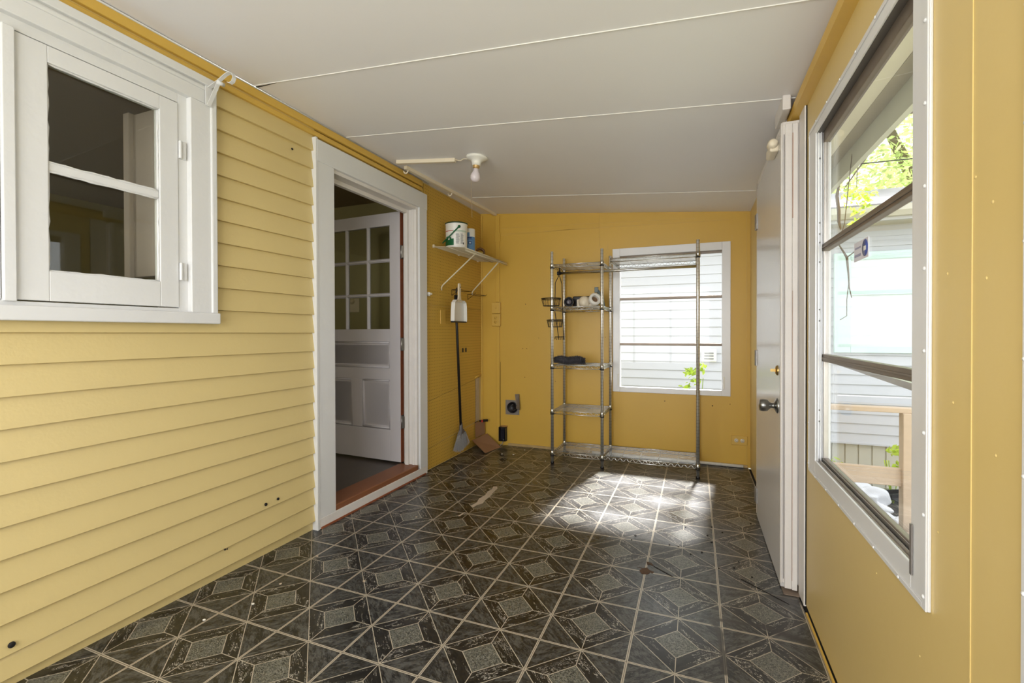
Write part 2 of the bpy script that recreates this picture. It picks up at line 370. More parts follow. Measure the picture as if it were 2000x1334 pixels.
# --- unseen back wall behind the camera, made mostly glass to let more light in
b = MB()
for (x0, x1, z0, z1) in ((XL, -1.82, 0, 2.26), (-1.82, .28, 0, .45), (-1.82, .28, 1.97, 2.26), (.28, .49, 0, 2.1)):
    b.box(x0, x1, YB-.09, YB, z0, z1)
b.build('wall_back', YEL, kind='structure')
w5 = st('unseen_window_5', (-.77, YB, .45)); b = MB()
for x in (-1.82, -1.14, -.46, .24): b.box(x, x+.04, YB-.06, YB-.02, .45, 1.97)
b.box(-1.82, .28, YB-.06, YB-.02, .45, .49).box(-1.82, .28, YB-.06, YB-.02, 1.93, 1.97); b.build('window_frame', ALUW, w5)
b = MB(); b.box(-1.78, .24, YB-.042, YB-.038, .49, 1.93); b.build('window_pane', GLS, w5)

# --- mouldings
b = MB()
b.box(XL, XL+.030, YB, 3.02, 2.196, 2.24).build('trim_1', YELD, kind='structure', bevel=.004)
MB().box(XL, XL+.022, YB, 3.03, 2.162, 2.190).build('trim_2', YELD, kind='structure', bevel=.005)
MB().box(XL, XL+.010, YB, 3.05, 2.188, 2.198).build('trim_gap_shade', DARK, kind='structure')  # dark strip standing in for the shaded gap between the mouldings
b = MB(); b.tube([(XL+.031, YB, 2.236), (XL+.031, 3.1, 2.236)], .004, 6); b.build('trim_4', WHT, kind='structure')
# right-hand quarter moulding under the ceiling, ending by the door head
b = MB(); prof = [(XR, CZ(XR)+.002)]+[(XR-.004-.034*math.sin(a), CZ(XR)-.008-.036*(1-math.cos(a))) for a in [i*PI/2/6 for i in range(7)]]+[(XR-.034, CZ(XR)-.068), (XR, CZ(XR)-.075)]
b.prism(prof, 'y', YB, 2.30); b.build('trim_5', YELD, kind='structure')
b = MB(); b.box(XR-.075, XR-.045, 2.16, 2.36, 1.985, 2.045).box(XR-.05, XR-.03, 2.30, 2.55, 1.955, 2.0); b.build('trim_6', WHT2, kind='structure', bevel=.004)
# corner strip of the far wall and seams
b = MB(); b.box(XL, XL+.02, YF-.012, YF, .02, 2.22); b.build('trim_7', YELD, kind='structure')
b = MB(); b.box(-1.74, -.67, YF-.002, YF, 2.016, 2.019); b.box(-.796, -.793, YF-.002, YF, 1.81, 2.14)
b.hexa([(-1.74,YF-.002,2.03),(.25,YF-.002,1.985),(.25,YF,1.985),(-1.74,YF,2.03),(-1.74,YF-.002,2.034),(.25,YF-.002,1.988),(.25,YF,1.988),(-1.74,YF,2.034)])
b.hexa([(-1.74,YF-.002,2.085),(0,YF-.002,2.02),(0,YF,2.02),(-1.74,YF,2.085),(-1.74,YF-.002,2.088),(0,YF-.002,2.023),(0,YF,2.023),(-1.74,YF,2.088)])
b.build('panel_seam', YELD, wf)
b = MB(); b.box(-.72, -.715, YF-.003, YF, 1.81, 1.87); b.box(.27, .276, YF-.003, YF, 1.80, 1.86); b.box(.375, .381, YF-.002, YF, .02, 2.02); b.build('caulk_line', YELD, wf)
b = MB(); b.box(-1.67, .385, YF-.008, YF, 0, .022); b.build('baseboard_far', mat('scuffed_wall_foot', (176, 150, 100), .6, var=.3, scale=20), kind='structure')
for (x, z, r) in ((-.24, .50, .004), (.13, .48, .005), (-1.36, 1.03, .003), (-1.52, .93, .0035), (-1.48, .93, .0035), (-1.49, 1.35, .004), (-1.2, .63, .003), (.26, .50, .003), (-1.5, .66, .004), (-.74, 1.04, .003)):
    MB().lathe([(0, 0), (r, 0), (r, .0015), (0, .0015)], (x, YF-.0005, z), (0, -1, 0), 8).build('nail_hole', DARK, wf)

# ------------------------------------------------------------------ window_1: white casement in the house wall
w1 = st('window_1', (XL, .735, 1.12))
fx = XL+.055                                     # room face of the casing
b = MB()
b.box(XL, XL+.045, .095, 1.376, 2.045, 2.135)                     # head
b.box(XL, XL+.045, 1.270, 1.376, 1.165, 2.045)                    # right casing
b.box(XL, XL+.045, .095, .2, 1.165, 2.045)
b.build('casing', WHT, w1, bevel=.003)
MB().box(XL+.02, XL+.052, 1.352, 1.378, 1.165, 2.13).build('edge_moulding', WHT, w1, bevel=.005)
b = MB(); b.box(XL, XL+.052, .09, 1.378, 2.098, 2.112).box(XL, XL+.06, .085, 1.38, 2.118, 2.150); b.build('head_moulding', WHT, w1, bevel=.003)
MB().box(XL, XL+.06, .085, 1.382, 1.121, 1.167).build('sill', WHT, w1, bevel=.004)
b = MB(); b.box(-2.07, XL+.02, 1.235, 1.272, 1.165, 2.05).box(-2.07, XL+.02, .198, .235, 1.165, 2.05).box(-2.07, XL+.02, .2351, 1.2349, 2.01, 2.05).box(-2.07, XL+.02, .2351, 1.2349, 1.16, 1.182)
b.build('jamb', WHT, w1, bevel=.002)
MB().box(-2.05, XL+.035, .722, .752, 1.18, 2.012).build('mullion', WHT, w1, bevel=.003)
def casement(y0, y1, gy0, gy1):
    s0, s1 = 1.186, 2.006; x0, x1 = XL-.012, XL+.024
    b = MB(); b.box(x0, x1, y0, gy0, s0, s1).box(x0, x1, gy1, y1, s0, s1).box(x0, x1, gy0, gy1, s0, 1.283).box(x0, x1, gy0, gy1, 1.952, s1)
    sash = b.build('sash', WHT, w1, bevel=.002)
    MB().box(x0+.004, x1-.006, gy0, gy1, 1.606, 1.634).build('muntin', WHT, sash, bevel=.005)
    MB().box(x0+.010, x0+.013, gy0, gy1, 1.283, 1.952).build('glass', GLK, sash)
    # ragged putty line round each pane
    b = MB(); rr = random.Random(3)
    for (za, zb) in ((1.283, 1.606), (1.634, 1.952)):
        for side in (gy0, gy1):
            pts = [(x1-.010, side+(.004 if side == gy0 else -.004)*rr.uniform(.2, .9), za+(zb-za)*i/14) for i in range(15)]
            b.tube(pts, .0035, 5, rs=[.0025+.0025*rr.random() for _ in pts])
        for zz_ in (za, zb):
            pts = [(x1-.010, gy0+(gy1-gy0)*i/14, zz_+(.003 if zz_ == za else -.003)*rr.uniform(.2, .9)) for i in range(15)]
            b.tube(pts, .0035, 5, rs=[.0025+.0025*rr.random() for _ in pts])
    b.build('putty', WHT, sash)
casement(.754, 1.233, .832, 1.165)
casement(.237, .720, .31, .64)
for z in (1.82, 1.33):
    MB().tube([(XL+.030, 1.238, z-.035), (XL+.030, 1.238, z+.035)], .006, 8).box(XL+.020, XL+.028, 1.235, 1.262, z-.035, z+.035).build('hinge', WHT, w1, bevel=.001)
MB().box(-2.30, -2.09, 1.262, 1.285, 1.325, 2.03).box(-2.31, -2.27, 1.245, 1.295, 1.32, 2.035).build('inner_casing', mat('inner_white', (190, 178, 168), .5), w1, bevel=.003)

# ------------------------------------------------------------------ door_1: house door, standing open inwards
d1 = st('door_1', (XL, 2.5, 0))
cx = XL+.035
b = MB(); b.box(XL, cx, 1.952, DY0, .02, 2.035).box(XL, cx, DY1+.02, 3.065, .02, 2.035)
b.build('side_casing', WHT, d1, bevel=.002)
MB().box(XL, cx+.004, 1.952, 3.066, 2.022, 2.143).build('head_casing', WHT, d1, bevel=.004)
MB().box(XL, cx+.003, 1.945, 1.957, .0, 2.15).build('corner_bead', WHT, d1)
b = MB()
b.box(-2.06, XL+.02, DY0-.01, DY0+.004, .09, DZ1).box(-2.048, XL+.02, DY1-.004, DY1+.03, .09, DZ1+.01).box(-2.10, -2.0481, DY1+.045, DY1+.06, .09, DZ1+.01).box(-2.06, -2.0485, DY1+.01, DY1+.0449, .09, DZ1).box(-2.06, XL+.019, DY0+.0041, DY1-.0041, DZ1-.018, DZ1+.02)
b.box(-2.03, -2.0, DY1-.025, DY1, .09, DZ1-.01).box(-2.031, -2.001, DY0+.0041, DY1-.0251, DZ1-.045, DZ1-.0181)
b.box(-1.972, -1.957, DY1-.012, DY1, .09, DZ1-.01)
b.build('jamb', WHT2, d1, bevel=.002)
MB().box(-2.085, XL+.03, DY0-.0, DY1, .045, .092).build('threshold', SILLW, d1, bevel=.006)
MB().box(XL, XL+.036, 1.96, 3.06, 0, .058).build('riser_board', WHT2, d1, bevel=.003)
MB().box(XL+.03, XL+.042, 1.97, 3.03, 0, .010).build('riser_bead', BRN, d1)
# leaf: hinged at (-2.085, 2.955), leaf runs towards -x
leaf = thing('door_leaf', None, None); leaf.parent = d1; leaf.location = Vector((-2.083, 2.945, .095))-d1.location
leaf.rotation_euler = (0, 0, math.radians(-3.0))
LW, LH, LT = .86, 1.91, .035                   # local: x from -LW..0, y 0..LT, z 0..LH
b = MB()
sw = .10
gx = [-LW+sw, -sw]; z_lock0 = .92; gz0, gz1 = 1.016, 1.812
b.box(-LW, -LW+sw, 0, LT, 0, LH).box(-sw, 0, 0, LT, 0, LH).box(-LW+sw, -sw, 0, LT, gz1, LH).box(-LW+sw, -sw, 0, LT, z_lock0, gz0)
b.box(-LW+sw, -sw, 0, LT, 0, .24).box(-LW+sw, -sw, 0, LT, .623, .713)
b.box(-LW/2-.05, -LW/2+.05, 0, LT, .243, .623)
lf = b.build('stiles_and_rails', KDOOR, leaf, local=True, bevel=.002)
b = MB()
for (xa, xb, za, zb) in ((-LW+sw, -LW/2-.05, .243, .623), (-LW/2+.05, -sw, .243, .623), (-LW+sw, -sw, .713, z_lock0)):
    b.box(xa, xb, .012, .024, za, zb)
    q = .028; b.hexa([(xa+q,.012,za+q),(xb-q,.012,za+q),(xb-q,.024,za+q),(xa+q,.024,za+q),(xa+q,.012,zb-q),(xb-q,.012,zb-q),(xb-q,.024,zb-q),(xa+q,.024,zb-q)])
    for (p0, p1) in (((xa+.008, za), (xa+.008, zb)), ((xb-.008, za), (xb-.008, zb)), ((xa, za+.008), (xb, za+.008)), ((xa, zb-.008), (xb, zb-.008))):
        b.tube([(p0[0], .010, p0[1]), (p1[0], .010, p1[1])], .008, 6)
b.build('panels', KDOOR, leaf, local=True)
b = MB(); gw = (gx[1]-gx[0])/3; gh = (gz1-gz0)/3
for i in (1, 2):
    xm = gx[0]+gw*i; b.prism([(xm-.014, .012), (xm-.005, .0), (xm+.005, .0), (xm+.014, .012), (xm+.014, .024), (xm+.005, .035), (xm-.005, .035), (xm-.014, .024)], 'z', gz0, gz1)
    zm = gz0+gh*i; b.prism([(.012, zm-.014), (.001, zm-.005), (.001, zm+.005), (.012, zm+.014), (.024, zm+.014), (.034, zm+.005), (.034, zm-.005), (.024, zm-.014)], 'x', gx[0], gx[1])
b.build('muntin_grid', KDOOR, leaf, local=True)
MB().box(gx[0], gx[1], .016, .019, gz0, gz1).build('glass', GLK, leaf, local=True)
MB().box(.0005, .003, .0, LT, 0, LH).build('bare_edge', BRN, leaf, local=True)
for z in (1.60, .90, .31):
    MB().box(.003, .006, .004, .034, z-.05, z+.05).build('hinge_plate', STEEL, leaf, local=True)
    MB().tube([(.014, -.004, z-.05), (.014, -.004, z+.05)], .007, 8).box(.012, .05, -.008, -.004, z-.045, z+.045).build('hinge_barrel', STEEL, leaf, local=True)
MB().lathe([(.03, 0), (.03, .006), (.012, .012), (.012, .03), (.026, .04), (.028, .055), (.018, .066), (0, .068)], (-LW+.06, 0, .93), (0, -1, 0), 20).build('door_knob', BRASS, leaf, local=True)

# --- the dim kitchen seen through door and window
kl = bpy.data.lights.new('added_kitchen_fill', 'POINT'); kl.energy = 14; kl.shadow_soft_size = .15; kl.color = (1, .93, .82)  # added lamp out of view, brightens the kitchen
klo = bpy.data.objects.new('added_kitchen_fill', kl); C.objects.link(klo); klo.location = (-4.2, -.5, 2.0)
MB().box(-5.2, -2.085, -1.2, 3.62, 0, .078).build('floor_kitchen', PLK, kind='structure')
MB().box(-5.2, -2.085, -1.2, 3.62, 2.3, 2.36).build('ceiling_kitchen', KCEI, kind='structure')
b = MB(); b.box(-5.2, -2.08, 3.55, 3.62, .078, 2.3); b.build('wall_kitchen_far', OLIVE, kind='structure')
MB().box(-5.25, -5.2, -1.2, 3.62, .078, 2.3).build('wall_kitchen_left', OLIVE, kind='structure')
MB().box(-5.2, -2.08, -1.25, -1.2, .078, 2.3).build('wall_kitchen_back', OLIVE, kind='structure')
d3 = st('door_3', (-4.0, 3.55, .08)); b = MB()
b.box(-4.45, -4.36, 3.52, 3.55, .08, 2.08).box(-3.60, -3.51, 3.52, 3.55, .08, 2.08).box(-4.45, -3.51, 3.52, 3.55, 1.99, 2.08); b.build('casing', mat('dim_cream_trim', (176, 160, 120), .5), d3)
MB().box(-4.36, -3.60, 3.535, 3.55, .08, 1.99).build('leaf', mat('dim_brown_door', (120, 104, 84), .5), d3)
kp = thing('dimmer_plate', 'pale dimmer plate with round knob on the kitchen wall seen through the door glass', 'wall switch', (-3.05, 3.55, 1.35))
MB().box(-3.09, -2.97, 3.543, 3.55, 1.28, 1.41).build('plate', CREAM, kp, bevel=.003)
MB().lathe([(.03, 0), (.026, .02), (0, .022)], (-3.055, 3.543, 1.385), (0, -1, 0), 18).build('knob', CREAM, kp)

# ------------------------------------------------------------------ storm windows: far wall (window_2), right wall (window_3, window_4)
def screw(bb, p, ax, r=.004): bb.lathe([(r, 0), (r*.9, r*.5), (0, r*.7)], p, ax, 8)
w2 = st('window_2', (-.205, YF, .56))
b = MB(); y0 = YF-.012
b.box(-.675, FX0+.032, y0, YF, .563, 1.811).box(FX1-.032, .263, y0, YF, .563, 1.811).box(FX0+.0321, FX1-.0321, y0, YF, .563, .606).box(FX0+.0321, FX1-.0321, y0, YF, 1.745, 1.811)
b.build('flange', ALUW, w2, bevel=.002)
b = MB()
for (x0, x1) in ((FX0, FX0+.03), (FX1-.03, FX1)): b.box(x0, x1, YF, YF+.085, FZ0, FZ1)
b.box(FX0+.0301, FX1-.0301, YF, YF+.085, 1.765, FZ1).box(FX0+.0301, FX1-.0301, YF, YF+.085, FZ0, .602); b.build('track', ALUW, w2, bevel=.002)
MB().box(FX0+.03, FX1-.03, YF+.02, YF+.05, 1.728, 1.765).build('top_rail', ALUD, w2)
for z in (1.372, .978): MB().box(FX0+.028, FX1-.028, YF+.012, YF+.045, z-.011, z+.011).build('sash_rail', ALUD, w2, bevel=.003)
for (z0, z1) in ((.602, .967), (.989, 1.361), (1.383, 1.728)): MB().box(FX0+.03, FX1-.03, YF+.03, YF+.033, z0, z1).build('glass', GLS, w2)
for x in (FX0+.018, FX1-.018): MB().box(x-.006, x+.006, YF-.018, YF-.012, .62, .72).build('latch', PWHT, w2, bevel=.002)

def right_window(nm, y0, y1, near_extra=0):
    wi = st(nm, (XR, (y0+y1)/2, .56)); xo = XR-.006
    b = MB()
    b.box(xo, XR, y0-.047, y0+.025, .56, 1.83).box(xo, XR, y1-.045, y1+.052, .56, 1.83).box(xo, XR, y0+.0251, y1-.0451, .56, .618).box(xo, XR, y0+.0251, y1-.0451, 1.790, 1.83)
    fl = b.build('flange', ALUW, wi, bevel=.002)
    b = MB(); b.box(xo-.003, xo, y0-.047, y0-.030, .56, 1.83).box(xo-.002, xo, y1+.042, y1+.052, .56, 1.83).box(xo-.003, xo, y0-.0299, y1+.0419, .56, .570).box(xo-.003, xo, y0-.0299, y1+.0419, 1.818, 1.83)
    b.build('flange_lip', ALUW, wi, bevel=.001)
    b = MB()
    for i in range(9):
        z = .585+1.225*i/8; screw(b, (xo-.003, y0-.038, z), (-1, 0, 0)); screw(b, (xo-.002, y1+.047, z), (-1, 0, 0), .003)
    for i in range(6):
        y = y0+(y1-y0)*(i+.5)/6; screw(b, (xo-.004, y, .567), (-1, 0, 0)); screw(b, (xo-.004, y, 1.823), (-1, 0, 0))
    b.build('screws', WHT, wi)
    # jambs with track grooves, head and sill
    b = MB()
    for (ya, yb) in ((y0, y0+.02), (y1-.042, y1)):
        b.box(XR, XR+.042, ya, yb, .60, 1.80)
    g = y1-.042
    for x in (XR+.001, XR+.010): b.box(x, x+.003, g-.010, g, .615, 1.79)
    b.build('track', ALUW, wi, bevel=.001)
    MB().box(XR+.0135, XR+.0165, g-.0006, g+.0005, .615, 1.79).build('track_groove', mat('dark_track_groove', (84, 76, 74), .6, var=.3, scale=30), wi)  # flat dark strip drawn as the track groove
    MB().box(XR, XR+.055, y0+.02, y1-.042, 1.790, 1.801).build('head_reveal', mat('dark_reveal', (92, 86, 80), .5), wi)
    MB().box(XR+.018, XR+.040, y0+.0201, y1-.0421, 1.752, 1.7899).build('top_rail', ALUD, wi, bevel=.002)
    MB().box(XR, XR+.042, y0+.0201, y1-.0421, .596, .618).box(XR+.006, XR+.008, y0+.0201, y1-.0421, .618, .626).box(XR+.016, XR+.018, y0+.0201, y1-.0421, .618, .630).build('sill_track', ALU, wi, bevel=.001)
    MB().box(XR+.0085, XR+.0155, y0+.021, y1-.043, .6181, .6186).build('sill_groove', DARK, wi)
    xg = XR+.026
    for (nmr, z) in (('sash_rail', 1.380), ('sash_rail', .988)):
        MB().box(xg-.010, xg+.012, y0+.02, y1-.045, z-.013, z+.013).box(xg-.013, xg-.010, y0+.02, y1-.045, z-.004, z+.002).build(nmr, ALUD, wi, bevel=.003)
    MB().box(xg-.007, xg+.010, y0+.02, y1-.045, .618, .632).build('sash_rail', ALUD, wi, bevel=.003)
    b = MB(); b.box(xg-.007, xg+.008, y1-.052, y1-.043, .62, 1.76); b.build('sash_stile', ALU, wi, bevel=.002)
    for (z0, z1) in ((.634, .971), (.999, 1.368), (1.396, 1.76)): MB().box(xg, xg+.003, y0+.02, y1-.052, z0, z1).build('glass', GLS, wi)
    b = MB()
    for z in (1.70, 1.47, 1.43, 1.40, 1.33, 1.16, 1.12, .80, .76): screw(b, (XR+.0075, g-.001, z), (0, -1, 0), .003)
    b.build('track_screws', STEEL, wi)
    MB().box(xo-.004, xo-.001, y0+.012, y0+.020, .60, .70).build('latch', STEEL, wi)
    return wi
w3 = right_window('window_3', RY0, RY1)
w4 = right_window('window_4', NY0, NY1)
# middle sash of window_3 tilts a little; its lower rail shows below the fixed one
MB().hexa([(XR+.040,1.14,.945),(XR+.054,1.14,.945),(XR+.046,1.93,.972),(XR+.040,1.93,.972),(XR+.040,1.14,.962),(XR+.054,1.14,.962),(XR+.046,1.93,.984),(XR+.040,1.93,.984)]).build('tilted_rail', ALU, w3)

# sticker on the middle pane of the right window
sk = thing('window_sticker', 'small white sticker with a dark blue disc on the middle pane of the right window', 'sticker', (XR+.025, 1.62, 1.30))
sy0, sy1, sz0, sz1 = 1.50, 1.62, 1.282, 1.336
MB().box(XR+.0250, XR+.0259, sy0, sy1, sz0, sz1).build('backing', mat('sticker_white', (214, 212, 222), .4), sk)
MB().lathe([(0, 0), (.023, 0), (.023, .0006), (0, .0006)], (XR+.0249, sy0+.027, 1.310), (-1, 0, 0), 24).build('blue_disc', mat('sticker_blue', (70, 84, 150), .4), sk)
MB().box(XR+.0238, XR+.0242, sy0+.018, sy0+.036, 1.303, 1.315).build('disc_mark', PWHT, sk)
b = MB()
for i, (l, t) in enumerate(((.05, .005), (.055, .007))): b.box(XR+.0245, XR+.0249, sy0+.060, sy0+.060+l, 1.316-.022*i, 1.316-.022*i+t)
b.build('print_lines', mat('grey_blue_print', (150, 150, 178), .5), sk)

# ------------------------------------------------------------------ door_2: white slab door in the right wall
d2 = st('door_2', (.37, 2.6, 0))
b = MB()
b.box(.336, XR, 2.208, 2.232, .03, 1.945)
b.box(.331, .338, 2.204, 2.226, .028, 1.95).box(.346, .372, 2.199, 2.21, .012, 1.943).box(.372, .392, 2.196, 2.21, .010, 1.94)
b.box(.336, XR, 3.035, 3.07, .01, 1.945).box(.336, XR, 2.21, 3.07, 1.925, 1.955)
b.build('jamb', WHT2, d2, bevel=.003)
MB().box(.3718, .3730, 2.1955, 2.197, .05, 1.25).box(.3712, .3740, 2.1955, 2.197, 1.55, 1.90).build('jamb_crack', mat('worn_crack', (176, 140, 116), .7), d2)
MB().box(.3415, .3435, 2.2025, 2.205, .05, 1.90).build('jamb_shadow_line', mat('grey_gap', (120, 112, 108), .7), d2)
MB().box(.396, XR, 2.102, 2.2, .002, 2.0).build('side_board', WHT2, d2, bevel=.002)
MB().box(XR-.004, XR-.0005, 2.0985, 2.102, .01, 1.99).build('board_gap', DARK, d2)
MB().box(.338, .405, 2.17, 3.0, -.0, .004).build('bare_patch', mat('worn_sill', (120, 104, 90), .7, var=.3, scale=30), d2)
MB().box(.334, .372, 2.222, 3.035, .006, 1.922).build('slab', SLAB, d2, bevel=.003)
kz = .758
b = MB(); b.lathe([(.033, 0), (.033, .004), (.022, .010), (.013, .014), (.0115, .022), (.014, .030), (.025, .040), (.0265, .055), (.025, .068), (.020, .071), (.008, .072), (0, .074)], (.334, 2.30, kz), (-1, 0, 0), 24); b.build('door_knob', NICK, d2)
b = MB(); b.lathe([(.022, 0), (.022, .003), (.016, .008), (.010, .010), (0, .010)], (.334, 2.30, kz+.155), (-1, 0, 0), 20).box(.306, .326, 2.297, 2.303, kz+.149, kz+.161); b.build('deadbolt', BRASS, d2)
for z in (1.72, .93, .13):
    MB().tube([(.330, 3.043, z-.045), (.330, 3.043, z+.045)], .007, 8).box(.327, .334, 3.0, 3.042, z-.045, z+.045).build('hinge', STEEL, d2, bevel=.001)
b = MB(); b.box(.300, .336, 2.28, 2.40, 1.862, 1.902).lathe([(.0, 0), (.016, .002), (.021, .02), (.021, .05), (.016, .058), (0, .06)], (.312, 2.26, 1.895), (0, 1, 0), 16); b.build('chain_guard', CREAM, d2, bevel=.008, seg=3)

# ------------------------------------------------------------------ pegboard
pb = thing('pegboard', 'yellow painted pegboard covering the wall between the house door and the far corner', 'pegboard', (XL, 3.58, 0))
b = MB()
b.box(XL, XL+.006, 3.067, 4.085, .66, 1.30); b.box(XL, XL+.006, 3.067, 4.085, 1.303, 2.235)
b.hexa([(XL,3.067,.538),(XL+.006,3.067,.538),(XL+.006,4.085,.655),(XL,4.085,.655),(XL,3.067,.66),(XL+.006,3.067,.66),(XL+.006,4.085,.66),(XL,4.085,.66)])
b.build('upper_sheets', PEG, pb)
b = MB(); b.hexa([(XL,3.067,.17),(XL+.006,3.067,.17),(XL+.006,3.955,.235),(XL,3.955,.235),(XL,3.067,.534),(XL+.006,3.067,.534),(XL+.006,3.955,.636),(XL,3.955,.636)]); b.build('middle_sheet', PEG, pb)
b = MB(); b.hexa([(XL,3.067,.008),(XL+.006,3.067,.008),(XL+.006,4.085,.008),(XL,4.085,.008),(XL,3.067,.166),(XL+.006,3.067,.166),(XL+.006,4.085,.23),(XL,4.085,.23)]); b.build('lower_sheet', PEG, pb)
MB().box(XL+.0005, XL+.004, 3.966, 4.045, .23, .645).build('bare_stud', mat('bare_stud_wood', (190, 176, 150), .7, var=.35, scale=14), pb)
MB().box(XL, XL+.002, 3.953, 4.05, .22, .655).build('open_cavity', DARK, pb)
MB().tube([(XL+.008, 3.95, .655), (XL+.010, 4.07, .672)], .008, 6).build('torn_edge', YELD, pb)
for (y, z) in ((3.70, .925), (3.76, .925)): MB().box(XL+.006, XL+.010, y-.012, y+.012, z-.018, z+.018).build('felt_pad', BLK, pb)
pl = thing('blank_plate', 'narrow yellow painted blank plate on the pegboard left of the dustpan', 'wall plate', (XL+.006, 3.345, 1.21))
MB().box(XL+.006, XL+.013, 3.305, 3.385, 1.155, 1.27).build('plate', YELD, pl, bevel=.002)
pc = thing('door_catch', 'small white catch sticking out beside the house door casing', 'door catch', (XL+.01, 3.10, 1.385))
MB().box(XL+.006, XL+.045, 3.085, 3.125, 1.377, 1.393).box(XL+.012, XL+.03, 3.10, 3.12, 1.368, 1.40).build('body', PWHT, pc, bevel=.003)

# ------------------------------------------------------------------ wall shelf with its braces
ws = thing('wire_wall_shelf', 'cream wire shelf on two slanting braces high on the pegboard', 'shelf', (XL, 3.6, 1.76))
b = MB(); ya, yb = 3.185, 4.03; xa, xb = XL+.012, -1.65
def sz(x): return 1.770-.030*(x-xa)/(xb-xa)
for k in range(int((yb-ya)/.0127)+1):
    y = ya+k*.0127; b.tube([(xa, y, sz(xa)), (xb, y, sz(xb)), (xb, y, sz(xb)-.024)], .0016, 4, cap=False)
for x, dz, r in ((xa, 0, .0035), (-1.80, -.004, .003), (xb, -.003, .0035), (xb, -.024, .0035)): b.tube([(x, ya, sz(x)+dz), (x, yb, sz(x)+dz)], r, 6)
b.build('wire_deck', TAN, ws)
for (yw, ys, zw) in ((3.325, 3.37, 1.462), (3.888, 3.845, 1.465)):
    MB().tube([(xb+.002, ys, 1.728), (XL+.022, yw, zw+.012), (XL+.010, yw, zw-.005), (XL+.010, yw, zw-.03)], .006, 8).build('brace', TAN, ws)
for y in (3.20, 3.62, 4.0): MB().box(XL+.006, XL+.022, y-.010, y+.010, 1.76, 1.785).build('wall_clip', CREAM, ws, bevel=.003)

def arcpatch(bb, c, r, t0, t1, z0, z1, n=14, mi=0):
    t0, t1 = math.radians(t0), math.radians(t1)
    A = [(c[0]+r*math.cos(t0+(t1-t0)*i/n), c[1]+r*math.sin(t0+(t1-t0)*i/n)) for i in range(n+1)]
    B = [(c[0]+(r-.0006)*math.cos(t0+(t1-t0)*i/n), c[1]+(r-.0006)*math.sin(t0+(t1-t0)*i/n)) for i in range(n+1)]
    bb.prism(A+B[::-1], 'z', z0, z1, mi)
bz = 1.765; bc = (-1.815, 3.345, bz)
bk = thing('plastic_bucket', 'white round plastic bucket with green rim, green handle and printed label on the wall shelf', 'bucket', bc)
R0 = .088; H0 = .20
MB().lathe([(0, 0), (R0-.004, 0), (R0-.002, .01), (R0, H0-.01), (R0+.002, H0-.006), (R0+.002, H0), (0, H0)], bc, (0, 0, 1), 40).build('tub', PWHT, bk)
MB().lathe([(R0+.002, H0-.004), (R0+.005, H0-.002), (R0+.005, H0+.005), (R0-.002, H0+.007), (0, H0+.006)], bc, (0, 0, 1), 40).build('lid', DGRN, bk)
b = MB(); pr = math.radians(-49); br = math.radians(-139); hp = []
for i in range(25):
    t = PI*i/24; d = Vector((math.cos(pr), math.sin(pr), 0))*((R0+.006)*math.cos(t)) + Vector((math.cos(br), math.sin(br), 0))*(.112*math.sin(t)); hp.append(Vector(bc)+d+Vector((0, 0, .165-.12*math.sin(t))))
b.tube(hp, .0055, 6); b.lathe([(.011, -.002), (.011, .004), (0, .005)], tuple(hp[0]), (math.cos(pr), math.sin(pr), 0), 14); b.build('handle', GRN, bk)
b = MB(); arcpatch(b, bc, R0+.0004, -150, -80, .132+bz, .137+bz); b.build('red_stripe', RED, bk)
b = MB(); arcpatch(b, bc, R0+.0004, -80, 0, .134+bz, .137+bz); arcpatch(b, bc, R0+.0004, -80, 0, .127+bz, .129+bz); b.build('green_stripes', mat('pale_green_print', (96, 160, 110), .5), bk)
b = MB()
for (t0, t1, z1) in ((-150, -128, .075), (-128, -112, .09), (-112, -100, .062), (-100, -90, .082), (-90, -76, .07)): arcpatch(b, bc, R0+.0006, t0, t1, .018+bz, z1+bz, 5)
b.build('green_picture', GRN, bk)
b = MB(); rr = random.Random(5)
for col in ((-66, -44), (-41, -22)):
    for i in range(16): arcpatch(b, bc, R0+.0005, col[0]+rr.uniform(0, 2), col[1]-rr.uniform(0, 6), .03+.0052*i+bz, .03+.0052*i+.0028+bz, 4)
b.build('small_print', GREY, bk)
b = MB(); arcpatch(b, bc, R0+.0006, -26, -20, .026+bz, .042+bz, 3); b.build('bar_mark', BLK, bk)

cc = (-1.795, 3.535, bz-.002)
cn = thing('wipes_canister', 'tall blue and white printed canister beside the bucket on the wall shelf', 'canister', cc); r1 = .050
MB().lathe([(0, 0), (r1-.002, 0), (r1, .004), (r1, .195), (r1-.002, .20), (0, .20)], cc, (0, 0, 1), 32).build('can', PWHT, cn)
b = MB(); arcpatch(b, cc, r1+.0005, -150, 10, .008+cc[2], .13+cc[2]); arcpatch(b, cc, r1+.0005, -150, -60, .13+cc[2], .165+cc[2]); b.build('blue_wrap', BLUE, cn)
b = MB(); arcpatch(b, cc, r1+.001, -92, -40, .112+cc[2], .126+cc[2], 6); arcpatch(b, cc, r1+.001, -98, -32, .104+cc[2], .107+cc[2], 6); arcpatch(b, cc, r1+.001, -70, -42, .064+cc[2], .092+cc[2], 6); b.build('navy_print', NAVY, cn)
b = MB(); arcpatch(b, cc, r1+.0013, -64, -48, .071+cc[2], .085+cc[2], 4); b.build('shield_mark', mat('pale_blue_print', (170, 196, 220), .5), cn)
b = MB(); arcpatch(b, cc, r1+.0010, -140, -105, .010+cc[2], .035+cc[2], 5); b.build('lime_print', mat('lime_print', (170, 196, 110), .5), cn)
tr = thing('tape_roll', 'brown roll of tape standing at the right end of the wall shelf', 'tape roll', (-1.80, 3.76, 1.758))
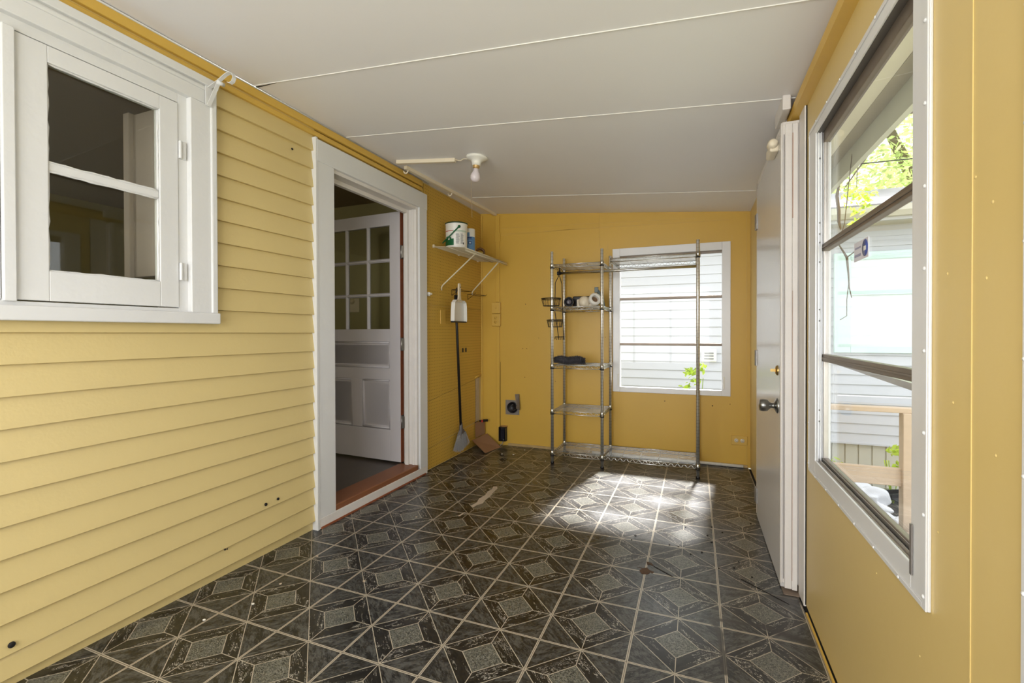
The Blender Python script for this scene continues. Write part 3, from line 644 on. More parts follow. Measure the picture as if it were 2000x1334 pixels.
MB().lathe([(.028, -.02), (.043, -.02), (.043, .02), (.028, .02), (.028, -.02)], (-1.80, 3.76, 1.800), (.5, -.85, .1), 28).build('roll', mat('brown_tape', (110, 74, 40), .35), tr)
tr2 = thing('yellow_spool', 'small yellowish spool lying beside the tape roll on the wall shelf', 'spool', (-1.76, 3.68, 1.757))
MB().lathe([(0, 0), (.022, 0), (.022, .004), (.012, .006), (.012, .022), (.022, .024), (.022, .028), (0, .028)], (-1.75, 3.67, 1.757), (0, 0, 1), 20).build('spool', mat('dull_yellow', (190, 170, 90), .5), tr2)

# pegboard hooks
def peghook(lab, y0, y1, z):
    h = thing('peg_hook', lab, 'hook', (XL+.006, (y0+y1)/2, z)); b = MB()
    for y in (y0, y1):
        b.tube([(XL+.007, y, z), (XL+.08, y, z), (XL+.09, y, z+.012)], .0022, 6)
    b.tube([(XL+.008, y0, z), (XL+.008, y1, z)], .0022, 6).tube([(XL+.078, y0, z), (XL+.078, y1, z)], .0022, 6).tube([(XL+.008, y0, z-.05), (XL+.078, y0, z-.003)], .0022, 6).tube([(XL+.008, y0, z), (XL+.008, y0, z-.05)], .0022, 6)
    b.build('wire', mat('dark_hook_wire', (84, 66, 38), .4, .6), h)
peghook('wire rack hook on the pegboard from which the broom and dustpan hang', 3.50, 3.72, 1.452)
peghook('empty wire rack hook on the pegboard right of the dustpan', 3.80, 4.04, 1.437)

# ------------------------------------------------------------------ broom and dustpan
br_ = thing('broom', 'angle broom with black handle and grey bristles hanging on the pegboard', 'broom', (-1.885, 3.56, .05))
MB().tube([(-1.882, 3.455, 1.40), (-1.885, 3.47, 1.2), (-1.893, 3.555, .26)], .0115, 12).build('handle', BLK, br_)
MB().tube([(-1.882, 3.455, 1.40), (-1.882, 3.462, 1.27)], .0155, 12).tube([(-1.882, 3.455, 1.40), (-1.88, 3.452, 1.445), (-1.878, 3.465, 1.462), (-1.88, 3.47, 1.445), (-1.882, 3.455, 1.40)], .004, 6).build('grip', BLK, br_)
b = MB(); b.lathe([(.013, .30), (.016, .27), (.018, .22), (.016, .205)], (-1.893, 3.557, .0), (0, 0, 1), 14)
b.hexa([(-1.915,3.525,.195),(-1.875,3.525,.165),(-1.875,3.62,.20),(-1.915,3.62,.22),(-1.905,3.54,.235),(-1.885,3.54,.23),(-1.885,3.60,.235),(-1.905,3.60,.245)]); b.build('head', mat('grey_broom_head', (92, 88, 88), .5), br_, bevel=.003)
b = MB(); rr = random.Random(2)
for i in range(420):
    s = rr.random(); t = rr.random(); y = 3.527+.09*s; x = -1.912+.034*t
    b.tube([(x, y, .195+.02*s), (x+.0+(t-.5)*.05+.004, y+(s-.5)*.07-.012, .055+.05*s+rr.uniform(0, .015))], .0011, 3, cap=False)
b.build('bristles', GBR, br_)
dpz = 1.455
dp = thing('dustpan', 'white plastic dustpan with black lip hanging upside down over the broom', 'dustpan', (-1.85, 3.45, 1.13))
# local plane across the wall: a = along y, z; x offset outwards
def dpx(z): return -1.845
yc = 3.445
b = MB()
hand = [(-.016, .325), (-.019, .30), (-.018, .23), (-.024, .20), (-.05, .175), (.05, .175), (.024, .20), (.018, .23), (.019, .30), (.016, .325), (.008, .333), (-.008, .333)]
b.prism([(yc+.008+a, 1.165+c) for a, c in hand], 'x', -1.856, -1.842); b.build('handle', CREAM, dp, bevel=.004)
MB().lathe([(0, 0), (.005, 0), (.005, .001), (0, .001)], (-1.8415, yc+.016, 1.465), (1, 0, 0), 12).build('hang_hole', DARK, dp)
pan = [(-.098, .0), (-.094, .09), (-.085, .16), (-.065, .182), (.055, .182), (.082, .165), (.090, .13), (.093, .02), (.090, .0)]
b = MB(); P = [(yc+a*1.22, 1.178+c*.96) for a, c in pan]
b.prism(P, 'x', -1.862, -1.858)
for i in range(len(P)-1):
    (a0, c0), (a1, c1) = P[i], P[i+1]
    if i == len(P)-1: continue
    h = .034
    b.hexa([(-1.862,a0,c0),(-1.862+h,a0*.97+yc*.03,c0),(-1.862+h,a1*.97+yc*.03,c1),(-1.862,a1,c1),(-1.862,a0,c0+.002),(-1.862+h,a0*.95+yc*.05,c0+.002),(-1.862+h,a1*.95+yc*.05,c1-.003),(-1.862,a1*.98+yc*.02,c1-.003)])
b.build('pan', PWHT, dp)
MB().box(-1.864, -1.832, P[0][0]+.005, P[-1][0], 1.166, 1.178).build('rubber_lip', BLK, dp, bevel=.002)

# ------------------------------------------------------------------ corner bits: conduit, boxes, vent, cardboard
def box_plate(name, lab, cat, x0, x1, z0, z1, d=.03, m_=YELD, marks=None):
    o = thing(name, lab, cat, ((x0+x1)/2, YF, z0)); MB().box(x0, x1, YF-d, YF, z0, z1).build('box', m_, o, bevel=.003)
    MB().box(x0+.003, x1-.003, YF-d-.003, YF-d, z0+.003, z1-.003).build('face_plate', m_, o, bevel=.001)
    if marks: marks(o)
    return o
cw = thing('wall_raceway', 'yellow painted vertical cable raceway on the far wall by the corner', 'raceway', (-1.77, YF, 0)); xr0, xr1 = -1.792, -1.752
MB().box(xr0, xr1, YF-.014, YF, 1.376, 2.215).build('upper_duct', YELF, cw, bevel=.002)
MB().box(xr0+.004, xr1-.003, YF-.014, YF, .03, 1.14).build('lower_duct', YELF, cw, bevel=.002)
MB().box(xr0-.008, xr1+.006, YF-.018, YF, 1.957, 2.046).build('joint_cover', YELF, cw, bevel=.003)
MB().tube([(xr1+.001, YF-.002, .03), (xr1+.002, YF-.002, .80)], .0014, 5).build('loose_wire', DARK, cw)
def sw(o): MB().box(-1.79, -1.778, YF-.042, YF-.033, 1.31, 1.33).build('toggle', YELD, o, bevel=.001)
box_plate('light_switch', 'yellow painted switch box on the raceway above the outlet', 'light switch', -1.827, -1.741, 1.267, 1.373, marks=sw)
def outl(xa, xb, za, zb, d, vert, m2=YELD):
    def f(o):
        cx_, cz_ = (xa+xb)/2, (za+zb)/2
        for s in (-1, 1):
            px, pz = (cx_, cz_+s*.02) if vert else (cx_+s*.022, cz_)
            soc = MB().lathe([(0, 0), (.016, 0), (.016, .002), (0, .002)], (px, YF-d-.003, pz), (0, -1, 0), 18).build('socket', m2, o)
            b = MB()
            for q in (-.006, .006):
                if vert: b.box(px+q-.001, px+q+.001, YF-d-.0058, YF-d-.005, pz-.002, pz+.006)
                else: b.box(px-.002, px+.006, YF-d-.0058, YF-d-.005, pz+q-.001, pz+q+.001)
            b.box(px-.002, px+.002, YF-d-.0058, YF-d-.005, pz-.010, pz-.006) if vert else b.box(px-.010, px-.006, YF-d-.0058, YF-d-.005, pz-.002, pz+.002)
            b.build('slots', DARK, soc)
    return f
box_plate('power_outlet', 'yellow painted outlet box directly under the switch box on the raceway', 'outlet', -1.827, -1.741, 1.144, 1.263, marks=outl(-1.827, -1.741, 1.144, 1.263, .03, True))
box_plate('power_outlet', 'yellow outlet lying sideways low on the far wall near the right corner', 'outlet', .268, .385, .178, .252, .012, marks=outl(.268, .385, .178, .252, .012, False, CREAM))
ob = thing('open_outlet_box', 'black open outlet box low on the far wall under the dryer vent', 'outlet box', (-1.715, YF, .04))
b = MB(); x0, x1, z0, z1 = -1.75, -1.681, .045, .178
b.box(x0, x1, YF-.006, YF, z0, z1)
for q in ((x0, x0+.004, z0, z1), (x1-.004, x1, z0, z1), (x0, x1, z0, z0+.004), (x0, x1, z1-.004, z1)): b.box(q[0], q[1], YF-.05, YF, q[2], q[3])
b.build('shell', BLK, ob); MB().box(x0+.012, x1-.02, YF-.03, YF-.006, z0+.02, z1-.03).build('socket_body', mat('dark_blue_black', (20, 24, 36), .3), ob)
MB().tube([(-1.71, YF-.02, .06), (-1.715, YF-.04, .02), (-1.73, YF-.06, .006)], .0035, 6).build('stray_wire', GREY, ob)
MB().box(x0+.01, x1+.004, YF-.02, YF, z1, z1+.01).build('torn_rim', mat('torn_tan', (150, 110, 60), .7), ob)
vt = thing('dryer_vent', 'galvanised dryer vent with round hole and bent flap on the far wall', 'vent', (-1.625, YF, .30)); vc = (-1.620, YF-.0046, .368)
b = MB(); rr_ = .048
pl4 = [(-1.696, .297), (-1.556, .297), (-1.556, .436), (-1.696, .436)]
b.prism(pl4, 'y', YF-.004, YF); b.build('plate', STEEL, vt)
MB().lathe([(rr_, 0), (rr_+.004, 0), (rr_+.004, .022), (rr_, .022), (rr_-.001, .001), (0, .0008)], vc, (0, -1, 0), 32).build('duct_ring', BLK, vt)
MB().lathe([(.030, .002), (.032, .010), (.024, .014)], (vc[0]+.008, vc[1], vc[2]), (0, -1, 0), 24, a0=0, a1=PI*1.3).build('inner_damper', STEEL, vt)
MB().hexa([(-1.575,YF-.03,.358),(-1.535,YF-.045,.352),(-1.534,YF-.043,.352),(-1.574,YF-.027,.358),(-1.598,YF-.006,.495),(-1.552,YF-.012,.500),(-1.551,YF-.009,.500),(-1.597,YF-.003,.495)]).build('bent_flap', STEEL, vt)
cbx = thing('cardboard_flap', 'piece of brown cardboard leaning in the far left corner on the floor', 'cardboard', (-1.85, 3.95, 0)); b = MB()
# folded sheet: upright flap against the pegboard corner, lower flap sloping out over the floor
up = [(-1.938, 3.93, .085), (-1.900, 4.06, .10), (-1.905, 4.06, .225), (-1.940, 3.93, .23)]
lo = [(-1.938, 3.86, .075), (-1.745, 3.735, .003), (-1.70, 3.985, .004), (-1.880, 4.07, .10)]
def sheet(bb, q, t=.003):
    n = (Vector(q[1])-Vector(q[0])).cross(Vector(q[3])-Vector(q[0])).normalized()*t
    bb.hexa([tuple(Vector(p)) for p in q]+[tuple(Vector(p)+n) for p in q])
sheet(b, up); b.build('upright_flap', CARD, cbx); b = MB(); sheet(b, lo); b.build('sloping_flap', CARD, cbx)
MB().tube([(-1.93, 4.0, .232), (-1.87, 4.03, .235)], .010, 8).tube([(-1.90, 4.02, .235), (-1.86, 4.045, .236)], .012, 8).build('black_clip', BLK, cbx)
MB().box(-1.905, -1.893, 3.995, 4.008, .224, .246).build('red_tab', RED, cbx)
pp = thing('white_pipe', 'thin white plastic pipe lying on the floor along the far wall behind the rack', 'pipe', (-.25, YF-.03, 0))
MB().tube([(-.855, YF-.0225, .0135), (.355, YF-.0215, .0135)], .013, 14).build('pipe', PWHT, pp)

# ------------------------------------------------------------------ ceiling fittings
lt = thing('ceiling_light', 'white porcelain ceiling lampholder with a bare bulb', 'ceiling light', (-1.275, 2.62, CZ(-1.275)))
nz = Vector((-.088, 0, -1)).normalized(); oc = (-1.275, 2.62, CZ(-1.275))
MB().lathe([(0, 0), (.066, .0), (.068, .008), (.060, .016), (.036, .024), (.030, .036), (.027, .055), (.0, .055)], oc, nz, 36).build('lampholder', PWHT, lt)
MB().lathe([(.022, .055), (.0225, .060), (.020, .063), (.0225, .066), (.020, .070), (.018, .075), (0, .075)], oc, nz, 24).build('brass_collar', mat('pale_brass', (196, 164, 110), .4, .6), lt)
MB().lathe([(.0, .072), (.017, .074), (.0165, .086), (.019, .094), (.027, .106), (.0315, .122), (.030, .138), (.022, .150), (.010, .156), (0, .157)], oc, nz, 28).build('bulb', BULB, lt)
MB().tube([(oc[0]-.035, oc[1]-.01, oc[2]-.03), (oc[0]-.036, oc[1]-.01, oc[2]-.20), (oc[0]-.03, oc[1]-.01, oc[2]-.38)], .0009, 4).build('pull_chain', mat('beige_string', (170, 150, 120), .7), lt)
def raceway(name, lab, pa, pb_, wdt=.013, ht=.024, sag=0):
    o = thing(name, lab, 'cable raceway', pa); a, c = Vector(pa), Vector(pb_); d = (c-a).normalized(); s = d.cross(Vector((0, 0, 1))).normalized()*wdt; u = Vector((0, 0, -ht))
    sg = Vector((0, 0, -sag))
    MB().hexa([tuple(p) for p in (a+s+u+sg, c+s+u, c-s+u, a-s+u+sg, a+s+sg, c+s, c-s, a-s+sg)]).build('duct', CREAM, o, bevel=.002); return o
ra = raceway('ceiling_raceway', 'short cream cable raceway on the ceiling running to the lampholder', (-1.86, 2.60, CZ(-1.86)), (-1.43, 2.625, CZ(-1.43)))
MB().tube([(-1.43, 2.625, CZ(-1.43)-.007), (-1.40, 2.635, CZ(-1.4)-.014), (-1.37, 2.622, CZ(-1.37)-.006), (-1.34, 2.62, CZ(-1.34)-.010)], .003, 6).build('cable', CREAM, ra)
rb = raceway('ceiling_raceway', 'long cream cable raceway on the ceiling above the pegboard', (-1.862, 2.70, CZ(-1.862)), (-1.79, 4.085, CZ(-1.79)))
for y, nme in ((2.73, 0), (3.30, 1)):
    x = -1.862+.072*(y-2.70)/1.385
    pts = [(x-.018+.018*math.cos(t), y, CZ(x)-.020-.022*math.sin(t)+.0) for t in [PI*(-.5)+i*PI*1.45/12 for i in range(13)]]
    MB().tube(pts, .005, 6).build('cup_hook', CREAM, rb)
cbk = thing('curtain_bracket', 'white metal curtain rod bracket screwed to the corner of the left window casing', 'bracket', (XL+.05, 1.35, 2.06))
cx0 = XL+.052
b = MB(); b.box(cx0, cx0+.003, 1.326, 1.356, 2.035, 2.125); b.build('back_plate', WHT, cbk, bevel=.001)
b = MB(); arm = [(cx0, 1.341, 2.110), (cx0+.06, 1.341, 2.128), (cx0+.105, 1.341, 2.146), (cx0+.13, 1.341, 2.149), (cx0+.147, 1.341, 2.140), (cx0+.152, 1.341, 2.124), (cx0+.144, 1.341, 2.110), (cx0+.130, 1.341, 2.106), (cx0+.120, 1.341, 2.112)]
def strap(bb, pts, w_=.008, t=.002):
    for i in range(len(pts)-1):
        a, c = Vector(pts[i]), Vector(pts[i+1]); d = (c-a).normalized(); s = Vector((0, w_, 0)); n = d.cross(s).normalized()*t
        bb.hexa([tuple(p) for p in (a-s, c-s, c+s, a+s, a-s+n, c-s+n, c+s+n, a+s+n)])
strap(b, arm); b.build('curled_arm', WHT, cbk)
b = MB(); strap(b, [(cx0+.002, 1.341, 2.040), (cx0+.062, 1.341, 2.122)]); b.tube([(cx0+.064, 1.334, 2.122), (cx0+.064, 1.362, 2.122)], .008, 10); b.build('brace', WHT, cbk)

# ------------------------------------------------------------------ chrome garment rack
rk = thing('garment_rack', 'chrome wire shelving rack with five shelves and a hanging rod by the far window', 'rack', (-.55, 3.85, 0))
yf, yk = 3.665, 4.045
xs = (-1.10, -.688, .018)
def wshelf(x0, x1, z, lab=None, mf=CHR):
    b = MB(); y0, y1 = yf, yk
    for dz in (0, -.026):
        for (p, q) in (((x0, y0), (x1, y0)), ((x0, y1), (x1, y1)), ((x0, y0), (x0, y1)), ((x1, y0), (x1, y1))):
            b.tube([(p[0], p[1], z+dz), (q[0], q[1], z+dz)], .0028, 6)
    for yy in (y0, y1):
        n = max(3, int((x1-x0)/.045)); pts = []
        for i in range(n*2+1): pts.append((x0+(x1-x0)*i/(2*n), yy, z-(.026 if i % 2 else 0)))
        b.tube(pts, .0022, 4)
    for xx in (x0, x1):
        n = 8; b.tube([(xx, y0+(y1-y0)*i/(2*n), z-(.026 if i % 2 else 0)) for i in range(2*n+1)], .0022, 4)
    n = 18
    for i in range(1, n): b.tube([(x0, y0+(y1-y0)*i/n, z+.002), (x1, y0+(y1-y0)*i/n, z+.002)], .0011, 4, cap=False)
    nx = max(2, round((x1-x0)/.14))
    for i in range(1, nx): b.tube([(x0+(x1-x0)*i/nx, y0, z-.002), (x0+(x1-x0)*i/nx, y1, z-.002)], .0028, 5, cap=False)
    return b.build('wire_shelf', mf, rk)
SZ = (1.640, 1.291, .812, .437, .092)
for z in SZ: wshelf(xs[0], xs[1], z)
wshelf(-.625, xs[2], 1.662); wshelf(xs[1], xs[2], .095)
zt = {0: 1.748, 1: 1.745, 2: 1.762}
for i, x in enumerate(xs):
    for yy in (yf, yk):
        p = MB().lathe([(0, .014), (.0125, .014), (.0125, zt[i]-.004), (.0105, zt[i]), (0, zt[i])], (x, yy, 0), (0, 0, 1), 18).build('post', POST, rk)
        MB().lathe([(0, 0), (.015, 0), (.015, .010), (.011, .022), (0, .022)], (x, yy, 0), (0, 0, 1), 16).build('foot', BLK, p)
        zs = SZ if i < 2 else (1.662, .095)
        for z in zs:
            MB().lathe([(.0127, .012), (.0155, .008), (.018, -.022), (.0127, -.024)], (x, yy, z), (0, 0, 1), 16).build('collar', CHR, p)
            MB().lathe([(.0127, -.024), (.0165, -.024), (.0165, -.032), (.0127, -.032)], (x, yy, z), (0, 0, 1), 16).build('clip_ring', BLK, p)
ym = 3.80
MB().tube([(xs[0]+.012, ym, 1.583), (xs[2]-.005, ym, 1.585)], .0115, 14).build('hanging_rod', CHR, rk)
MB().tube([(xs[0]+.028, ym, 1.585), (xs[0]+.028, ym, 1.64)], .006, 8).lathe([(.017, -.012), (.017, .012), (0, .012)], (xs[0]+.02, ym, 1.585), (1, 0, 0), 14).build('rod_bracket', BLK, rk)
MB().tube([(xs[2]-.012, ym, 1.585), (xs[2]-.012, ym, 1.662)], .006, 8).build('rod_bracket', CHR, rk)

# shower caddy
sc = thing('wire_caddy', 'black wire shower caddy with two round baskets hanging from the rack rod', 'caddy', (-1.10, 3.74, 1.0))
b = MB(); qx, qy = -1.072, ym-.10
b.tube([(qx, ym+.012, 1.585), (qx, ym+.004, 1.604), (qx, ym-.016, 1.602), (qx-.002, ym-.022, 1.56), (qx-.028, ym-.04, 1.50), (qx-.030, ym-.045, 1.26), (qx+.005, ym-.045, 1.02)], .0034, 6)
b.tube([(qx+.004, ym-.022, 1.56), (qx+.030, ym-.04, 1.49), (qx+.036, ym-.045, 1.26), (qx+.050, ym-.045, 1.02)], .0034, 6)
b.build('hanger', BLKW, sc)
def basket(cx_, cy_, z, r, h, nm='basket'):
    b = MB()
    for (rr, zz_, t) in ((r, z, .0034), (r*.97, z-.010, .0022), (r*.82, z-h, .003)):
        b.tube([(cx_+rr*math.cos(2*PI*i/24), cy_+rr*.8*math.sin(2*PI*i/24), zz_) for i in range(24)], t, 5, closed=True)
    for i in range(18):
        a = 2*PI*i/18; b.tube([(cx_+r*math.cos(a), cy_+r*.8*math.sin(a), z), (cx_+r*.82*math.cos(a), cy_+r*.8*.82*math.sin(a), z-h)], .0016, 4)
    for i in range(-2, 3): b.tube([(cx_+i*.022, cy_-r*.55, z-h), (cx_+i*.022, cy_+r*.55, z-h)], .0016, 4)
    b.build(nm, BLKW, sc)
basket(-1.115, 3.69, 1.365, .082, .062); basket(-1.085, 3.70, 1.185, .068, .058)
b = MB(); b.tube([(-1.085, 3.70, 1.045), (-1.02, 3.74, 1.045)], .003, 6).tube([(-1.085, 3.70, 1.045), (-1.085, 3.70, 1.025)], .003, 6)
for i in range(4): b.tube([(-1.07+i*.015, 3.71+i*.008, 1.045), (-1.07+i*.015, 3.70+i*.008, 1.02), (-1.066+i*.015, 3.69+i*.008, 1.025)], .0022, 4)
b.build('hook_row', BLKW, sc)

# things on the second shelf
z2 = 1.291+.0035
cm = thing('round_black_speaker', 'round black and grey gadget with a glassy front on the second rack shelf', 'gadget', (-1.005, 3.80, z2))
o0 = (-1.000, 3.83, z2+.042); ax = Vector((.25, -.96, .05)).normalized()
MB().lathe([(0, -.02), (.036, -.018), (.042, 0), (.042, .045), (.038, .052), (.030, .050), (.028, .044), (0, .044)], o0, ax, 30).build('housing', BLK, cm)
MB().lathe([(0, .0445), (.024, .0445), (.016, .050), (0, .052)], o0, ax, 24).build('front_dome', mat('smoky_lens', (92, 88, 96), .15), cm)
bx = thing('black_case', 'low black box behind the cream dome on the second rack shelf', 'box', (-.85, 3.92, z2))
MB().box(-.985, -.775, 3.90, 3.98, z2, z2+.098).build('case', BLK, bx, bevel=.008)
dm = thing('cream_dome', 'cream plastic dome light on a square base on the second rack shelf', 'dome light', (-.87, 3.79, z2))
o0 = (-.865, 3.83, z2+.040); ax = Vector((.1, -.98, .15)).normalized()
MB().lathe([(0, .062), (.020, .060), (.036, .050), (.046, .032), (.050, .010), (.050, 0), (0, 0)], o0, ax, 30).build('dome', CREAM, dm)
MB().box(-.930, -.798, 3.815, 3.85, z2, z2+.066).build('base', CREAM, dm, bevel=.008, seg=3)
tp = thing('white_tape_roll', 'white ring shaped roll tilted against the front post on the second rack shelf', 'roll', (-.745, 3.76, z2))
o0 = (-.768, 3.77, z2+.056); ax = Vector((.45, -.85, .28)).normalized()
MB().lathe([(.027, -.018), (.046, -.018), (.050, -.010), (.050, .022), (.044, .028), (.030, .028), (.027, .020), (.027, -.018)], o0, ax, 32).build('ring', PWHT, tp)
MB().lathe([(.027, -.012), (.0, -.012)], o0, ax, 24).build('core', mat('brown_core', (120, 92, 66), .7), tp)
sb = thing('crumpled_bag', 'crumpled white and grey plastic bag behind the tape roll on the second rack shelf', 'bag', (-.77, 3.83, z2))
def crumple(name, c, sx, sy, sz_, mt, par, seed, amp=.25, sub=4, flat=True, fr=(2, 7)):
    bm = bmesh.new(); bmesh.ops.create_icosphere(bm, subdivisions=sub, radius=1); rr = random.Random(seed)
    dirs = [(Vector((rr.uniform(-1, 1), rr.uniform(-1, 1), rr.uniform(-1, 1))).normalized(), rr.uniform(*fr), rr.uniform(0, 6)) for _ in range(9)]
    for v in bm.verts:
        n = v.co.copy(); k = 1+amp*sum(math.sin(n.dot(d)*f+p) for d, f, p in dirs)/4
        v.co = Vector((c[0]+n.x*k*sx, c[1]+n.y*k*sy, c[2]+max(n.z*k, -1 if flat else -9)*sz_))
    q = MB(); q.bm.free(); q.bm = bm; return q.build(name, mt, par)
crumple('bag', (-.795, 3.86, z2+.05), .045, .045, .05, BAGW, sb, 3, .35, 3)
gy = thing('grey_knob_tool', 'grey green plastic tool head poking up behind the tape roll', 'tool', (-.735, 3.85, z2))
b = MB(); b.tube([(-.72, 3.87, z2+.0), (-.735, 3.87, z2+.09), (-.765, 3.86, z2+.145)], .016, 10, rs=[.02, .022, .010]).box(-.785, -.755, 3.845, 3.865, z2+.12, z2+.165); b.build('body', mat('grey_green_plastic', (96, 108, 108), .4), gy, bevel=.003)
# duster on the third shelf
z3 = .812+.0035
du = thing('fluffy_duster', 'fluffy charcoal grey duster head lying on the third rack shelf', 'duster', (-.97, 3.78, z3)); b = MB(); rr = random.Random(9)
core = [(-1.095+.25*i/8, 3.72+.01*math.sin(i), z3+.036+.006*math.sin(i*1.3)) for i in range(9)]
b.tube(core, .02, 8, rs=[.018, .024, .028, .028, .026, .026, .026, .024, .014])
for i in range(7000):
    t = rr.random()*8; k = min(int(t), 7); p = Vector(core[k]).lerp(Vector(core[k+1]), t-k); a = rr.uniform(-PI, PI)
    n = Vector((rr.uniform(-.5, .5), math.cos(a), math.sin(a))).normalized(); L0 = rr.uniform(.028, .044)*(.8 if k in (0, 7) else 1)
    e = p+n*L0; e.z = max(e.z, z3); s = Vector((rr.uniform(-1, 1), rr.uniform(-1, 1), rr.uniform(-1, 1))).normalized()*.0028
    b.face([tuple(p+n*.012-s), tuple(p+n*.012+s), tuple(e+Vector((rr.uniform(-.006, .006), 0, 0)))])
b.build('pile', FUZZ, du)

# ------------------------------------------------------------------ marks and crumbs on the floor
def patch(name, lab, cat, pts, mt, z=.0012, kindp=None):
    b = MB(); b.prism(pts, 'z', .0002, z); return tag(b.build(name, mt), lab, cat)
patch('bare_patch', 'torn pale strip of bare subfloor showing between the vinyl tiles', 'floor damage', [(-1.318,2.955),(-1.295,2.965),(-1.275,2.93),(-1.268,2.83),(-1.256,2.76),(-1.262,2.70),(-1.25,2.64),(-1.272,2.60),(-1.276,2.560),(-1.303,2.572),(-1.292,2.64),(-1.308,2.70),(-1.300,2.78),(-1.312,2.85),(-1.305,2.90)], SCRAP)
patch('scuff_mark', 'small pale scuff on the tiles near the torn strip', 'scuff', [(-1.300,2.40),(-1.288,2.41),(-1.284,2.47),(-1.296,2.46)], SCRAP)
patch('tile_chip', 'ragged brown chip where four tiles meet in the middle of the right floor', 'floor damage', [(-.250,2.180),(-.225,2.172),(-.236,2.15),(-.222,2.122),(-.196,2.130),(-.186,2.152),(-.180,2.142),(-.172,2.160),(-.192,2.168),(-.206,2.190),(-.222,2.176)], mat('chip_brown', (84, 62, 46), .8, var=.4, scale=80))
patch('tile_chip', 'narrow brown chip just behind the ragged chip on the right floor', 'floor damage', [(-.214,2.245),(-.19,2.24),(-.176,2.212),(-.196,2.222),(-.206,2.212)], mat('chip_brown_dark', (78, 60, 46), .8, var=.4, scale=80))
patch('tile_crack', 'long thin crack running right from the chipped tile corner', 'floor damage', [(-.176,2.215),(-.10,2.158),(-.088,2.146),(-.10,2.150),(-.178,2.209)], DARK)
patch('tile_crack', 'short dark crack in the tiles by the white slab door', 'floor damage', [(.185,2.242),(.345,2.100),(.347,2.094),(.186,2.234)], DARK)
rr = random.Random(4)
for i, (x, y) in enumerate(((-.307,2.452),(-.295,2.51),(-.121,2.463),(-.079,2.461),(.084,2.774),(.078,2.571),(.165,2.33),(.19,2.40),(.10,2.30),(.232,2.27),(.03,2.44),(.135,2.72),(.29,2.9),(-.05,2.72),(.06,2.65),(-.02,2.40))):
    r = rr.uniform(.003, .006); pts = [(x+r*math.cos(a)*rr.uniform(.6, 1.3), y+r*1.3*math.sin(a)*rr.uniform(.6, 1.3)) for a in [2*PI*k/7 for k in range(7)]]
    b = MB(); b.prism(pts, 'z', .0002, .003); tag(b.build('crumb', DARK), 'dark crumb of dirt lying on the floor in the light from the far window', 'crumb', 'dark crumbs on the sunlit floor')
for i, (x, y, m_) in enumerate(((-1.72,1.18,PWHT),(-1.64,1.32,PWHT),(-1.66,1.47,SCRAP),(-1.70,1.72,SCRAP),(-1.52,2.30,SCRAP),(-1.73,3.10,SCRAP),(-1.60,3.78,PWHT),(-1.50,3.80,PWHT),(-1.46,3.98,PWHT),(-1.17,3.70,PWHT),(-1.34,1.62,SCRAP))):
    r = rr.uniform(.004, .008); pts = [(x+r*math.cos(a)*rr.uniform(.6, 1.3), y+r*.8*math.sin(a)*rr.uniform(.6, 1.3)) for a in [2*PI*k/6 for k in range(6)]]
    b = MB(); b.prism(pts, 'z', .0002, .003); tag(b.build('paint_flake', m_), 'pale flake lying on the dark left half of the floor', 'flake', 'pale flakes on the dark floor')

# ------------------------------------------------------------------ outside
MB().box(-6, 14, -8, 24, -.75, -.70).build('ground', EARTH, kind='structure')
# neighbour's house: wall plane at y = 6.4
nh = thing('neighbor_house', 'white vinyl sided house close outside beyond the windows', 'house', (1, 6.4, -.7)); NYW = 6.4
b = MB(); b.box(-5, 9, NYW+.02, NYW+.3, -.2, 2.35)
LAP = .1125; z = -.2; k = 0
while z < 2.30:
    b.hexa([(-5,NYW+.02,z),(9,NYW+.02,z),(9,NYW,z),(-5,NYW,z),(-5,NYW+.02,z+LAP),(9,NYW+.02,z+LAP),(9,NYW+.014,z+LAP),(-5,NYW+.014,z+LAP)]); z += LAP
b.build('siding', VIN, nh)
b = MB(); x = -5
while x < 9:
    b.box(x, x+.115, NYW+.035, NYW+.06, -.7, -.2).box(x+.115, x+.13, NYW+.05, NYW+.07, -.7, -.2); x += .13
b.build('skirting', SKIRT, nh)
MB().box(-5, 9, NYW-.012, NYW+.03, -.215, -.195).build('starter_strip', VIN, nh)
MB().box(-5, 9, NYW-.32, NYW+.02, 2.285, 2.30).build('soffit', SKIRT, nh)
MB().box(-5, 9, NYW-.36, NYW-.32, 2.27, 2.42).build('fascia', VIN, nh)
MB().prism([(NYW-.46, 2.41), (NYW-.36, 2.41), (NYW-.36, 2.30), (NYW-.42, 2.30), (NYW-.455, 2.35)], 'x', -5, 9).build('gutter', SKIRT, nh)
MB().prism([(NYW-.42, 2.42), (NYW-.42, 2.44), (NYW+2.6, 3.35), (NYW+2.6, 3.33)], 'x', -5, 9).build('roof', SHING, nh)
# vent hood and its louvres
MB().box(.16-.09, .16+.09, NYW-.03, NYW, .70, .87).build('vent_cover', PWHT, nh, bevel=.015, seg=3)
b = MB()
for i in range(3): b.box(.16-.055, .16+.055, NYW-.038, NYW-.03, .735+i*.035, .755+i*.035)
b.build('vent_louvre', GREY, nh, bevel=.004)
